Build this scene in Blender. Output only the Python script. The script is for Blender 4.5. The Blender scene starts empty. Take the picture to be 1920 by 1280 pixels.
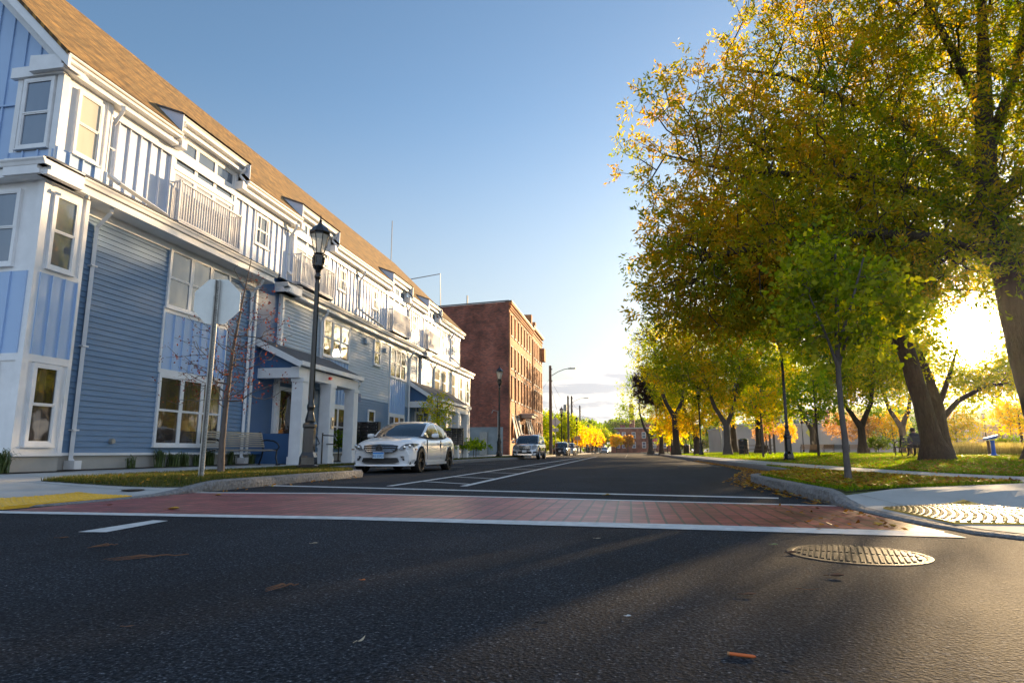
import bpy, bmesh, math, random
import numpy as np
from mathutils import Vector, Matrix
random.seed(7); RNG=np.random.default_rng(11)
S=bpy.context.scene; COL=S.collection; rad=math.radians
# ---------------------------------------------------------------- camera
cd=bpy.data.cameras.new('camera'); cam=bpy.data.objects.new('camera',cd); COL.objects.link(cam)
S.camera=cam; cd.sensor_width=36; cd.lens=36*1200/1920; cd.clip_start=.05; cd.clip_end=6000
cam.location=(0,0,.6); cam.rotation_euler=(rad(90+9.694),0,rad(10.244))
# ---------------------------------------------------------------- light
SUN_EL=8.5; SUN_AZ=25.5          # azimuth clockwise from +Y
sdir=Vector((math.sin(rad(SUN_AZ))*math.cos(rad(SUN_EL)),math.cos(rad(SUN_AZ))*math.cos(rad(SUN_EL)),math.sin(rad(SUN_EL))))
sl=bpy.data.lights.new('sun','SUN'); sl.energy=5.0; sl.angle=rad(.5); sl.color=(1,.70,.38)
so=bpy.data.objects.new('sun',sl); COL.objects.link(so); so.rotation_euler=(-sdir).to_track_quat('-Z','Y').to_euler()
S.view_settings.view_transform='Standard'; S.view_settings.look='None'; S.view_settings.exposure=EXPO=1.42; S.view_settings.gamma=1
S.cycles.max_bounces=7; S.cycles.transparent_max_bounces=8; S.cycles.transmission_bounces=4; S.cycles.diffuse_bounces=3; S.cycles.glossy_bounces=3
S.cycles.denoising_prefilter='ACCURATE'; S.cycles.caustics_reflective=False; S.cycles.caustics_refractive=False; S.cycles.sample_clamp_indirect=6

W=bpy.data.worlds.new('World'); S.world=W; W.use_nodes=True
def world():
    nt=W.node_tree; N=nt.nodes; L=nt.links; N.clear()
    def n(t,**k):
        o=N.new(t)
        for a,b in k.items(): setattr(o,a,b)
        return o
    def m(op,a,b=None,c=None):
        o=n('ShaderNodeMath',operation=op)
        for i,v in enumerate((a,b,c)):
            if v is None: continue
            if isinstance(v,(int,float)): o.inputs[i].default_value=v
            else: L.new(v,o.inputs[i])
        return o.outputs[0]
    def mix(f,a,b,bt='MIX'):
        o=n('ShaderNodeMix',data_type='RGBA',blend_type=bt)
        for i,v in ((0,f),(6,a),(7,b)):
            if isinstance(v,(int,float)): o.inputs[i].default_value=v
            elif isinstance(v,tuple): o.inputs[i].default_value=(*v,1)
            else: L.new(v,o.inputs[i])
        return o.outputs[2]
    sky=n('ShaderNodeTexSky',sky_type='NISHITA',sun_disc=False,sun_elevation=rad(SUN_EL),sun_rotation=rad(SUN_AZ),air_density=1.0,dust_density=.6,ozone_density=1.6)
    tc=n('ShaderNodeTexCoord'); sep=n('ShaderNodeSeparateXYZ'); L.new(tc.outputs['Generated'],sep.inputs[0])
    dot=n('ShaderNodeVectorMath',operation='DOT_PRODUCT'); L.new(tc.outputs['Generated'],dot.inputs[0]); dot.inputs[1].default_value=sdir
    d=m('MAXIMUM',dot.outputs['Value'],0.0)
    # clouds low over the horizon
    mp=n('ShaderNodeMapping'); L.new(tc.outputs['Generated'],mp.inputs[0]); mp.inputs['Scale'].default_value=(3.2,3.2,17); mp.inputs['Location'].default_value=(2.3,.4,.0)
    no=n('ShaderNodeTexNoise'); L.new(mp.outputs[0],no.inputs[0]); no.inputs['Scale'].default_value=1.5; no.inputs['Detail'].default_value=7; no.inputs['Roughness'].default_value=.55
    z=sep.outputs[2]
    band=n('ShaderNodeMapRange',interpolation_type='SMOOTHSTEP'); L.new(z,band.inputs[0]); band.inputs[1].default_value=.24; band.inputs[2].default_value=.06
    th=m('SUBTRACT',1.0,m('MULTIPLY',band.outputs[0],.63))
    cl=n('ShaderNodeMapRange',interpolation_type='SMOOTHSTEP'); L.new(m('SUBTRACT',no.outputs[0],th),cl.inputs[0]); cl.inputs[1].default_value=-.02; cl.inputs[2].default_value=.10
    # shaded core of the clouds
    core=n('ShaderNodeMapRange',interpolation_type='SMOOTHSTEP'); L.new(m('SUBTRACT',no.outputs[0],th),core.inputs[0]); core.inputs[1].default_value=.03; core.inputs[2].default_value=.14
    glow=m('ADD',m('MULTIPLY',m('POWER',d,4500.0),120.0),m('ADD',m('MULTIPLY',m('POWER',d,350.0),.7),m('MULTIPLY',m('POWER',d,40.0),.09)))
    gb=m('MULTIPLY_ADD',m('POWER',d,6.0),.42,.64)
    hz=n('ShaderNodeMapRange',interpolation_type='SMOOTHSTEP'); L.new(z,hz.inputs[0]); hz.inputs[1].default_value=.52; hz.inputs[2].default_value=.0
    scaled=mix(1.0,sky.outputs[0],(SKYK*.87,SKYK*.97,SKYK*1.07),'MULTIPLY')
    pale=mix(1.0,(.37,.36,.335),gb,'MULTIPLY')
    c0=mix(m('MULTIPLY',hz.outputs[0],.80),scaled,pale)
    wc=mix(core.outputs[0],(.80,.74,.66),(.33,.34,.37))
    wc=mix(1.0,wc,gb,'MULTIPLY')
    c1=mix(m('MULTIPLY',cl.outputs[0],.9),c0,wc)
    # cloud-like brightness added to the unseen sky behind the camera, lifting shaded faces
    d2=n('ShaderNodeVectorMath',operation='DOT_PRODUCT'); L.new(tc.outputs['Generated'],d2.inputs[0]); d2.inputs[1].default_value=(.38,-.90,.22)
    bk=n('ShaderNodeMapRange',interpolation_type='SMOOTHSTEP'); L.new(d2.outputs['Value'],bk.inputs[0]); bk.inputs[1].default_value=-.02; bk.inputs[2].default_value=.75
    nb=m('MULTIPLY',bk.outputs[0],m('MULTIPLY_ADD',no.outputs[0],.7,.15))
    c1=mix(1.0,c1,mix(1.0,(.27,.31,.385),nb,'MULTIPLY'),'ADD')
    gc=mix(1.0,(1.0,.80,.50),glow,'MULTIPLY')
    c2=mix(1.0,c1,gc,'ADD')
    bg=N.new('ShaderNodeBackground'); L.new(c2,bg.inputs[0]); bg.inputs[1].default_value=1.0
    out=N.new('ShaderNodeOutputWorld'); L.new(bg.outputs[0],out.inputs[0])
SKYK=.092
world()
# ---------------------------------------------------------------- materials
MATS={}
def nodes_of(mt):
    mt.use_nodes=True; nt=mt.node_tree; return nt,nt.nodes,nt.links,nt.nodes['Principled BSDF']
def mat(name,c,rough=.6,metal=0,var=.12,scale=4,bump=0,bscale=60,spec=.5,coat=0,bdist=.01,stretch=None):
    if name in MATS: return MATS[name]
    mt=bpy.data.materials.new(name); MATS[name]=mt; nt,N,L,P=nodes_of(mt)
    P.inputs['Roughness'].default_value=rough; P.inputs['Metallic'].default_value=metal
    P.inputs['Specular IOR Level'].default_value=spec; P.inputs['Coat Weight'].default_value=coat
    P.inputs['Base Color'].default_value=(*c,1)
    tc=N.new('ShaderNodeTexCoord'); src=tc.outputs['Object']
    if stretch:
        mp=N.new('ShaderNodeMapping'); mp.inputs['Scale'].default_value=stretch; L.new(src,mp.inputs[0]); src=mp.outputs[0]
    if var:
        no=N.new('ShaderNodeTexNoise'); no.inputs['Scale'].default_value=scale; no.inputs['Detail'].default_value=6; no.inputs['Roughness'].default_value=.6; L.new(src,no.inputs[0])
        mr=N.new('ShaderNodeMapRange'); mr.inputs[1].default_value=.3; mr.inputs[2].default_value=.7; mr.inputs[3].default_value=1-var; mr.inputs[4].default_value=1+var; L.new(no.outputs[0],mr.inputs[0])
        mx=N.new('ShaderNodeMix'); mx.data_type='RGBA'; mx.blend_type='MULTIPLY'; mx.inputs[0].default_value=1; mx.inputs[6].default_value=(*c,1); L.new(mr.outputs[0],mx.inputs[7]); L.new(mx.outputs[2],P.inputs['Base Color'])
    if bump:
        n2=N.new('ShaderNodeTexNoise'); n2.inputs['Scale'].default_value=bscale; n2.inputs['Detail'].default_value=4; L.new(src,n2.inputs[0])
        b=N.new('ShaderNodeBump'); b.inputs['Strength'].default_value=bump; b.inputs['Distance'].default_value=bdist; L.new(n2.outputs[0],b.inputs['Height']); L.new(b.outputs[0],P.inputs['Normal'])
    return mt
def ramp(N,stops):
    r=N.new('ShaderNodeValToRGB'); e=r.color_ramp.elements
    while len(e)<len(stops): e.new(.5)
    for i,(p,c) in enumerate(stops): e[i].position=p; e[i].color=(*c,1)
    return r
def leafmat(name,stops,trans=.5,rough=.5):
    mt=bpy.data.materials.new(name); MATS[name]=mt; nt,N,L,P=nodes_of(mt)
    at=N.new('ShaderNodeAttribute'); at.attribute_name='var'; r=ramp(N,stops); L.new(at.outputs['Fac'],r.inputs[0])
    L.new(r.outputs[0],P.inputs['Base Color']); P.inputs['Roughness'].default_value=rough; P.inputs['Specular IOR Level'].default_value=.12
    t=N.new('ShaderNodeBsdfTranslucent'); hs=N.new('ShaderNodeHueSaturation'); hs.inputs['Saturation'].default_value=1.12; hs.inputs['Value'].default_value=3.0; L.new(r.outputs[0],hs.inputs['Color']); L.new(hs.outputs[0],t.inputs[0])
    mx=N.new('ShaderNodeMixShader'); mx.inputs[0].default_value=trans; L.new(P.outputs[0],mx.inputs[1]); L.new(t.outputs[0],mx.inputs[2])
    L.new(mx.outputs[0],N['Material Output'].inputs[0]); return mt
def brickmat(name,c1,c2,mortar,w,h,rot=None,rough=.85,blot=None,bump=.4,msize=.012,off=.5,plane='XZ'):
    mt=bpy.data.materials.new(name); MATS[name]=mt; nt,N,L,P=nodes_of(mt)
    tc=N.new('ShaderNodeTexCoord'); mp=N.new('ShaderNodeMapping'); L.new(tc.outputs['Object'],mp.inputs[0])
    src=mp.outputs[0]
    if plane=='WALL':   # run along x+y so both walls of a corner get courses
        sp=N.new('ShaderNodeSeparateXYZ'); L.new(tc.outputs['Object'],sp.inputs[0]); ad=N.new('ShaderNodeMath'); L.new(sp.outputs[0],ad.inputs[0]); L.new(sp.outputs[1],ad.inputs[1])
        cb=N.new('ShaderNodeCombineXYZ'); L.new(ad.outputs[0],cb.inputs[0]); L.new(sp.outputs[2],cb.inputs[1]); src=cb.outputs[0]
    elif plane=='YX': mp.inputs['Rotation'].default_value=(0,0,rad(90))
    b=N.new('ShaderNodeTexBrick'); b.inputs['Scale'].default_value=1; b.inputs['Brick Width'].default_value=w; b.inputs['Row Height'].default_value=h; b.inputs['Mortar Size'].default_value=msize; b.offset=off
    b.inputs['Color1'].default_value=(*c1,1); b.inputs['Color2'].default_value=(*c2,1); b.inputs['Mortar'].default_value=(*mortar,1); L.new(src,b.inputs[0])
    no=N.new('ShaderNodeTexNoise'); no.inputs['Scale'].default_value=blot or .35; no.inputs['Detail'].default_value=8; no.inputs['Roughness'].default_value=.65; L.new(tc.outputs['Object'],no.inputs[0])
    mr=N.new('ShaderNodeMapRange'); mr.inputs[1].default_value=.35; mr.inputs[2].default_value=.65; mr.inputs[3].default_value=.5; mr.inputs[4].default_value=1.45; L.new(no.outputs[0],mr.inputs[0])
    mx=N.new('ShaderNodeMix'); mx.data_type='RGBA'; mx.blend_type='MULTIPLY'; mx.inputs[0].default_value=1; L.new(b.outputs[0],mx.inputs[6]); L.new(mr.outputs[0],mx.inputs[7]); L.new(mx.outputs[2],P.inputs['Base Color'])
    P.inputs['Roughness'].default_value=rough
    inv=N.new('ShaderNodeMath'); inv.operation='SUBTRACT'; inv.inputs[0].default_value=1; L.new(b.outputs['Fac'],inv.inputs[1])
    bp=N.new('ShaderNodeBump'); bp.inputs['Strength'].default_value=bump; bp.inputs['Distance'].default_value=.01; L.new(inv.outputs[0],bp.inputs['Height']); L.new(bp.outputs[0],P.inputs['Normal'])
    return mt
def asphalt():
    mt=bpy.data.materials.new('asphalt'); MATS['asphalt']=mt; nt,N,L,P=nodes_of(mt)
    tc=N.new('ShaderNodeTexCoord')
    def noise(s,d=4,r=.6,st=None):
        o=N.new('ShaderNodeTexNoise'); o.inputs['Scale'].default_value=s; o.inputs['Detail'].default_value=d; o.inputs['Roughness'].default_value=r
        if st:
            mp=N.new('ShaderNodeMapping'); mp.inputs['Scale'].default_value=st; L.new(tc.outputs['Object'],mp.inputs[0]); L.new(mp.outputs[0],o.inputs[0])
        else: L.new(tc.outputs['Object'],o.inputs[0])
        return o.outputs[0]
    fine=noise(85,2,.7); big=noise(.6,6,.6); tr=noise(1,4,.6,(.9,.06,1))
    r=ramp(N,[(.34,(.007,.008,.010)),(.52,(.022,.025,.030)),(.64,(.055,.060,.068)),(.74,(.20,.20,.19))]); L.new(fine,r.inputs[0])
    vo=N.new('ShaderNodeTexVoronoi'); vo.inputs['Scale'].default_value=70; L.new(tc.outputs['Object'],vo.inputs[0])
    def mul(a,b,lo,hi,f0=.35,f1=.65):
        mr=N.new('ShaderNodeMapRange'); mr.inputs[1].default_value=f0; mr.inputs[2].default_value=f1; mr.inputs[3].default_value=lo; mr.inputs[4].default_value=hi; L.new(b,mr.inputs[0])
        mx=N.new('ShaderNodeMix'); mx.data_type='RGBA'; mx.blend_type='MULTIPLY'; mx.inputs[0].default_value=1; L.new(a,mx.inputs[6]); L.new(mr.outputs[0],mx.inputs[7]); return mx.outputs[2]
    v2=N.new('ShaderNodeTexVoronoi'); v2.inputs['Scale'].default_value=95; L.new(tc.outputs['Object'],v2.inputs[0]); sx=N.new('ShaderNodeSeparateColor'); L.new(v2.outputs['Color'],sx.inputs[0]); r2=ramp(N,[(0,(.45,.45,.45)),(.5,(.9,.9,.9)),(.9,(1.5,1.5,1.55)),(.984,(2.0,2.0,2.0)),(.993,(3.2,3.1,3))]); L.new(sx.outputs[0],r2.inputs[0])
    m0=N.new('ShaderNodeMix'); m0.data_type='RGBA'; m0.blend_type='MULTIPLY'; m0.inputs[0].default_value=1; L.new(r.outputs[0],m0.inputs[6]); L.new(r2.outputs[0],m0.inputs[7])
    c=mul(m0.outputs[2],big,.70,1.28); c=mul(c,tr,.85,1.15); L.new(c,P.inputs['Base Color'])
    mr=N.new('ShaderNodeMapRange'); mr.inputs[3].default_value=.78; mr.inputs[4].default_value=.98; L.new(big,mr.inputs[0]); L.new(mr.outputs[0],P.inputs['Roughness'])
    P.inputs['Specular IOR Level'].default_value=.14
    b=N.new('ShaderNodeBump'); b.inputs['Strength'].default_value=.4; b.inputs['Distance'].default_value=.006; L.new(vo.outputs['Distance'],b.inputs['Height'])
    b2=N.new('ShaderNodeBump'); b2.inputs['Strength'].default_value=.4; b2.inputs['Distance'].default_value=.01; L.new(fine,b2.inputs['Height']); L.new(b.outputs[0],b2.inputs['Normal']); L.new(b2.outputs[0],P.inputs['Normal'])
    return mt
def glassmat(name,c1,c2,rough=.04,fold=18,axis=(1,1,0),wave=.0):
    """window pane: a glossy sheet over drawn curtains / blinds"""
    mt=bpy.data.materials.new(name); MATS[name]=mt; nt,N,L,P=nodes_of(mt)
    tc=N.new('ShaderNodeTexCoord'); mp=N.new('ShaderNodeMapping'); mp.inputs['Scale'].default_value=(fold*axis[0],fold*axis[1],.5); L.new(tc.outputs['Object'],mp.inputs[0])
    no=N.new('ShaderNodeTexNoise'); no.inputs['Scale'].default_value=.5; no.inputs['Detail'].default_value=3; L.new(mp.outputs[0],no.inputs[0])
    r=ramp(N,[(.35,c1),(.65,c2)]); L.new(no.outputs[0],r.inputs[0]); L.new(r.outputs[0],P.inputs['Base Color'])
    P.inputs['Roughness'].default_value=rough; P.inputs['IOR'].default_value=1.6; P.inputs['Specular IOR Level'].default_value=.9
    n2=N.new('ShaderNodeTexNoise'); n2.inputs['Scale'].default_value=2.2; n2.inputs['Detail'].default_value=1; L.new(tc.outputs['Object'],n2.inputs[0])
    b=N.new('ShaderNodeBump'); b.inputs['Strength'].default_value=.25+wave; b.inputs['Distance'].default_value=.02; L.new(n2.outputs[0],b.inputs['Height']); L.new(b.outputs[0],P.inputs['Normal'])
    return mt
M_asph=asphalt()
M_conc=mat('concrete',(.40,.40,.38),.85,var=.16,scale=1.6,bump=.35,bscale=120,bdist=.004)
M_gran=mat('granite',(.21,.205,.20),.85,var=.35,scale=22,bump=1.0,bscale=16,bdist=.05)
M_white=mat('road_paint',(.62,.62,.60),.7,var=.22,scale=9,bump=.5,bscale=120,bdist=.006)
M_yel=mat('tactile_yellow',(.80,.46,.03),.5,var=.12,scale=6)
M_yel2=mat('tactile_worn',(.72,.44,.07),.42,var=.2,scale=6)
M_dome=mat('tactile_dome',(.26,.16,.05),.6,var=.2)
M_red=brickmat('stamped_red',(.37,.08,.075),(.26,.055,.055),(.07,.035,.035),.24,.145,plane='YX',rough=.42,blot=2.2,bump=1.0,msize=.012,off=0)
M_iron=mat('cast_iron',(.055,.043,.032),.55,.4,var=.3,scale=12,bump=.4,bscale=80)
M_blk=mat('black_paint',(.012,.012,.013),.22,.2,var=.2,scale=9,coat=.4)
M_trim=mat('white_trim',(.80,.80,.80),.45,var=.07,scale=3)
M_lapA=mat('siding_slate',(.15,.25,.39),.55,var=.10,scale=1.5,bump=.15,bscale=60,stretch=(1,1,8))
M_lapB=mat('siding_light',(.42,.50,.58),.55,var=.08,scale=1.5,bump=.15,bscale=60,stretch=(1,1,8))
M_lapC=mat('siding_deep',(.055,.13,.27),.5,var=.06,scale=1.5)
M_bat=mat('batten_blue',(.38,.53,.76),.45,var=.03,scale=1.5)
M_bat2=mat('batten_pale',(.64,.69,.80),.42,var=.06,scale=1.5)
M_shing=brickmat('shingles',(.34,.185,.045),(.20,.125,.04),(.10,.06,.025),.32,.12,rough=.9,blot=2.5,bump=.8,msize=.012,plane='YX')
M_shing2=mat('grey_shingles',(.10,.10,.105),.9,var=.3,scale=7,bump=.6,bscale=25)
M_found=mat('foundation',(.42,.41,.38),.85,var=.12,scale=1,bump=.2)
M_gdark=glassmat('glass_dark',(.018,.014,.012),(.075,.06,.05),fold=9)
M_gmid=glassmat('glass_mid',(.10,.12,.14),(.17,.19,.21),fold=3,wave=.5)
M_gcream=glassmat('glass_cream',(.42,.37,.26),(.60,.54,.40),fold=3)
M_gsky=glassmat('glass_sky',(.10,.14,.20),(.14,.18,.24),fold=2)
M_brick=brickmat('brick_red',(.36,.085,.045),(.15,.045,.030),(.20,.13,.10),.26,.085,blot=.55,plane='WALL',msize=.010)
M_brick2=brickmat('brick_sunlit',(.52,.21,.06),(.38,.14,.045),(.30,.17,.10),.22,.075,blot=.30,plane='WALL',msize=.010)  # same mill brick; sunlight on the street face put into its colour
M_stone=mat('pale_stone',(.45,.42,.38),.8,var=.15,scale=3)
M_grey=mat('grey_render',(.22,.25,.26),.8,var=.25,scale=.8)
M_bark=mat('bark',(.055,.040,.030),.9,var=.35,scale=5,bump=1,bscale=12,bdist=.05,stretch=(2,2,.35))
M_barkg=mat('bark_grey',(.11,.09,.08),.9,var=.25,scale=12,bump=.6,bscale=30,stretch=(2,2,.5))
M_soil=mat('soil',(.045,.032,.022),.95,var=.4,scale=12,bump=1,bscale=30,bdist=.03)
M_turf=mat('turf',(.075,.085,.018),.95,var=.45,scale=3,bump=.8,bscale=60,bdist=.03)
M_alum=mat('sign_back',(.74,.76,.72),.5,.1,var=.10,scale=2.2)
M_galv=mat('galvanised',(.36,.35,.32),.5,.5,var=.25,scale=10)
M_wood=mat('pole_wood',(.14,.10,.075),.9,var=.3,scale=4,stretch=(3,3,.3))
M_steel=mat('bench_steel',(.45,.44,.42),.3,.8,var=.1)
M_carw=mat('car_white',(.78,.79,.80),.22,0,var=.01,coat=1)
M_cars=mat('car_silver',(.42,.43,.45),.25,.5,var=.02,coat=1)
M_card=mat('car_dark',(.012,.016,.026),.18,.1,var=.02,coat=1)
M_cart=mat('car_tan',(.45,.40,.34),.25,.3,var=.02,coat=1)
M_cgl=mat('car_glass',(.020,.032,.045),.03,0,var=.25,scale=1.2,spec=.9)
M_tyre=mat('rubber',(.012,.012,.012),.8,var=.2)
M_gcurt=glassmat('glass_curtain',(.34,.35,.38),(.52,.53,.56),fold=14)
M_rim=mat('rim_black',(.05,.042,.032),.28,.8,var=.1)
M_rims=mat('rim_silver',(.5,.5,.5),.3,.8,var=.1)
M_chrome=mat('chrome',(.7,.7,.7),.15,1,var=0)
M_lens=mat('lamp_lens',(.17,.18,.19),.06,.2,var=.25,scale=9,coat=1)
M_plas=mat('black_plastic',(.012,.012,.012),.5,var=.1)
def clearglass():
    mt=bpy.data.materials.new('lantern_glass'); MATS['lantern_glass']=mt; nt,N,L,P=nodes_of(mt)
    P.inputs['Base Color'].default_value=(.9,.87,.75,1); P.inputs['Roughness'].default_value=.25; P.inputs['Alpha'].default_value=.45; return mt
M_lant=clearglass()
M_refl=mat('lantern_inner',(.65,.62,.55),.4,var=.1)
# ---------------------------------------------------------------- helpers
KM=.971      # the main wall stands at 0.971 of the survey plane
class MB:
    def __init__(s): s.v=[]; s.f=[]
    def add(s,vs,fs):
        o=len(s.v); s.v+= [tuple(p) for p in vs]; s.f+=[tuple(i+o for i in f) for f in fs]; return s
    def box(s,x0,x1,y0,y1,z0,z1):
        vs=[(x,y,z) for z in (z0,z1) for y in (y0,y1) for x in (x0,x1)]
        return s.add(vs,[(0,2,3,1),(4,5,7,6),(0,1,5,4),(2,6,7,3),(0,4,6,2),(1,3,7,5)])
    def pbox(s,fr,a0,a1,z0,z1,c0,c1):
        """box in a wall frame: a along wall, z up, c outward"""
        O,u,n=fr; vs=[]
        for z in (z0,z1):
            for c in (c0,c1):
                for a in (a0,a1): vs.append((O[0]+u[0]*a+n[0]*c,O[1]+u[1]*a+n[1]*c,O[2]+(z if abs(u[1])!=KM else .6+(z-.6)*KM)))
        return s.add(vs,[(0,2,3,1),(4,5,7,6),(0,1,5,4),(2,6,7,3),(0,4,6,2),(1,3,7,5)])
    def pq(s,fr,pts):
        O,u,n=fr; return s.add([(O[0]+u[0]*a+n[0]*c,O[1]+u[1]*a+n[1]*c,O[2]+(z if abs(u[1])!=KM else .6+(z-.6)*KM)) for a,z,c in pts],[tuple(range(len(pts)))])
    def tube(s,pts,r,n=8,cap=True):
        pts=[Vector(p) for p in pts]; rs=r if isinstance(r,(list,tuple)) else [r]*len(pts); vs=[]; fs=[]
        for i,p in enumerate(pts):
            d=(pts[min(i+1,len(pts)-1)]-pts[max(i-1,0)]).normalized()
            a=Vector((0,0,1)) if abs(d.z)<.9 else Vector((1,0,0)); e1=d.cross(a).normalized(); e2=d.cross(e1)
            for k in range(n):
                t=2*math.pi*k/n; vs.append(p+(e1*math.cos(t)+e2*math.sin(t))*rs[i])
        for i in range(len(pts)-1):
            for k in range(n): fs.append((i*n+k,i*n+(k+1)%n,(i+1)*n+(k+1)%n,(i+1)*n+k))
        if cap: fs+=[tuple(range(n))[::-1],tuple((len(pts)-1)*n+k for k in range(n))]
        return s.add(vs,fs)
    def lathe(s,prof,n=16,c=(0,0,0),axis='Z',cap=True,rot=0):
        vs=[];fs=[]
        for r,h in prof:
            for k in range(n):
                t=2*math.pi*k/n+rot; a,b=r*math.cos(t),r*math.sin(t)
                vs.append({'Z':(c[0]+a,c[1]+b,c[2]+h),'X':(c[0]+h,c[1]+a,c[2]+b),'Y':(c[0]+a,c[1]+h,c[2]+b)}[axis])
        for i in range(len(prof)-1):
            for k in range(n): fs.append((i*n+k,i*n+(k+1)%n,(i+1)*n+(k+1)%n,(i+1)*n+k))
        if cap: fs+=[tuple(range(n))[::-1],tuple((len(prof)-1)*n+k for k in range(n))]
        return s.add(vs,fs)
    def prism(s,poly,z0,z1):
        n=len(poly); vs=[(x,y,z0) for x,y in poly]+[(x,y,z1) for x,y in poly]
        return s.add(vs,[tuple(range(n))[::-1],tuple(range(n,2*n))]+[(i,(i+1)%n,n+(i+1)%n,n+i) for i in range(n)])
def props(o,label=None,cat=None,group=None,kind=None):
    if label: o['label']=label
    if cat: o['category']=cat
    if group: o['group']=group
    if kind: o['kind']=kind
    return o
def obj(name,mb,m,parent=None,smooth=False,fixn=True,**k):
    me=bpy.data.meshes.new(name); me.from_pydata(mb.v,[],mb.f)
    if fixn:
        bm=bmesh.new(); bm.from_mesh(me); bmesh.ops.recalc_face_normals(bm,faces=bm.faces); bm.to_mesh(me); bm.free()
    for x in (m if isinstance(m,(list,tuple)) else [m]): me.materials.append(x)
    if smooth:
        me.polygons.foreach_set('use_smooth',[True]*len(me.polygons))
        if smooth!='all':
            try: me.set_sharp_from_angle(angle=rad(35))
            except Exception: pass
    o=bpy.data.objects.new(name,me); COL.objects.link(o)
    if parent: o.parent=parent
    props(o,**k); return o
def npmesh(name,V,Fq,m,parent=None,var=None,smooth=False,**k):
    """V (n,3); Fq (m,k) faces of k corners, numpy"""
    me=bpy.data.meshes.new(name); V=np.asarray(V,np.float32); Fq=np.asarray(Fq,np.int32); nf,kk=Fq.shape
    me.vertices.add(len(V)); me.vertices.foreach_set('co',V.ravel()); me.loops.add(nf*kk); me.loops.foreach_set('vertex_index',Fq.ravel())
    me.polygons.add(nf); me.polygons.foreach_set('loop_start',np.arange(0,nf*kk,kk,dtype=np.int32)); me.update(calc_edges=True)
    if smooth: me.polygons.foreach_set('use_smooth',np.ones(nf,bool))
    if var is not None:
        a=me.attributes.new('var','FLOAT','FACE'); a.data.foreach_set('value',np.asarray(var,np.float32))
    me.materials.append(m); o=bpy.data.objects.new(name,me); COL.objects.link(o)
    if parent: o.parent=parent
    props(o,**k); return o
def thing(name,label,cat,loc=(0,0,0),rz=0,group=None):
    o=bpy.data.objects.new(name,None); COL.objects.link(o); o.location=loc; o.rotation_euler=(0,0,rz); o.empty_display_size=.2
    return props(o,label,cat,group)
def dup(root,loc=None,rz=None,label=None,group=None,scale=None):
    r=root.copy(); COL.objects.link(r)
    if loc is not None: r.location=loc
    if rz is not None: r.rotation_euler=(0,0,rz)
    if scale: r.scale=(scale,)*3
    if label: r['label']=label
    if group: r['group']=group
    for ch in list(root.children):
        c=ch.copy(); COL.objects.link(c); c.parent=r
        for g in ch.children:
            d=g.copy(); COL.objects.link(d); d.parent=c
    return r
def sm(a,b,x):
    t=min(1,max(0,(x-a)/(b-a))); return t*t*(3-2*t)
# ---------------------------------------------------------------- ground
def zL(x,y):
    d=math.hypot(x+6.5,y-6.4); return .012+.138*sm(1.2,2.9,d)+.012*max(0,-x-8)
def zR(x,y):
    d=math.hypot(x-3.35,(y-6.3)); z=.012+.138*sm(1.45,2.25,d)
    if x>5.5: z+=.18*sm(6,12,x)
    return z
def zS(x,y): return zL(x,y) if x<-2 else zR(x,y)
def ruled(name,A,B,zf,off,m,n=8,seg=1,pw=1,**k):
    """sheet between polylines A and B laid over height function zf"""
    def dens(P):
        out=[]
        for i in range(len(P)-1):
            for j in range(seg): t=j/seg; out.append((P[i][0]*(1-t)+P[i+1][0]*t,P[i][1]*(1-t)+P[i+1][1]*t))
        return out+[P[-1]]
    A=dens(A);B=dens(B);mb=MB();vs=[];fs=[]
    for (a,b) in zip(A,B):
        for j in range(n+1):
            t=(j/n)**pw; x=a[0]*(1-t)+b[0]*t; y=a[1]*(1-t)+b[1]*t; vs.append((x,y,zf(x,y)+off))
    for i in range(len(A)-1):
        for j in range(n): q=i*(n+1)+j; fs.append((q,q+1,q+n+2,q+n+1))
    mb.add(vs,fs); o=obj(name,mb,m,fixn=False,**k)
    if o.data.polygons[0].normal.z<0: o.data.flip_normals()
    return o
def offset(P,d):
    out=[]
    for i,p in enumerate(P):
        a=Vector(P[max(i-1,0)]);b=Vector(P[min(i+1,len(P)-1)]);t=(b-a).normalized(); out.append((p[0]-t.y*d,p[1]+t.x*d))
    return out
mb=MB(); mb.add([(-2500,-600,-.05),(2500,-600,-.05),(2500,3000,-.05),(-2500,3000,-.05)],[(0,1,2,3)])
obj('ground',mb,M_turf,kind='structure')
mb=MB(); mb.add([(-60,-40,0),(60,-40,0),(60,5.4,0),(2.9,5.6,0),(2.9,14,0),(4.5,17,0),(4.5,330,0),(-8.9,330,0),(-8.9,16,0),(-6.6,14.6,0),(-6.6,6,0),(-60,6,0)],[tuple(range(12))])
obj('road',mb,M_asph,kind='structure')
CL=[(-60,4.4),(-30,4.5),(-14,4.7),(-9,4.9),(-7.4,5.15),(-6.65,5.6),(-6.3,6.3),(-6.22,7.2),(-6.2,8.5),(-6.22,10),(-6.3,12),(-6.2,13.6),(-6.15,14.4),(-6.3,14.75),(-6.9,15.1),(-7.9,15.7),(-8.3,16.6),(-8.35,20),(-8.4,34),(-8.4,41),(-8.1,43),(-7.7,46),(-8.0,50),(-8.5,53),(-8.5,85),(-8.3,140),(-8.5,330)]
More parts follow.
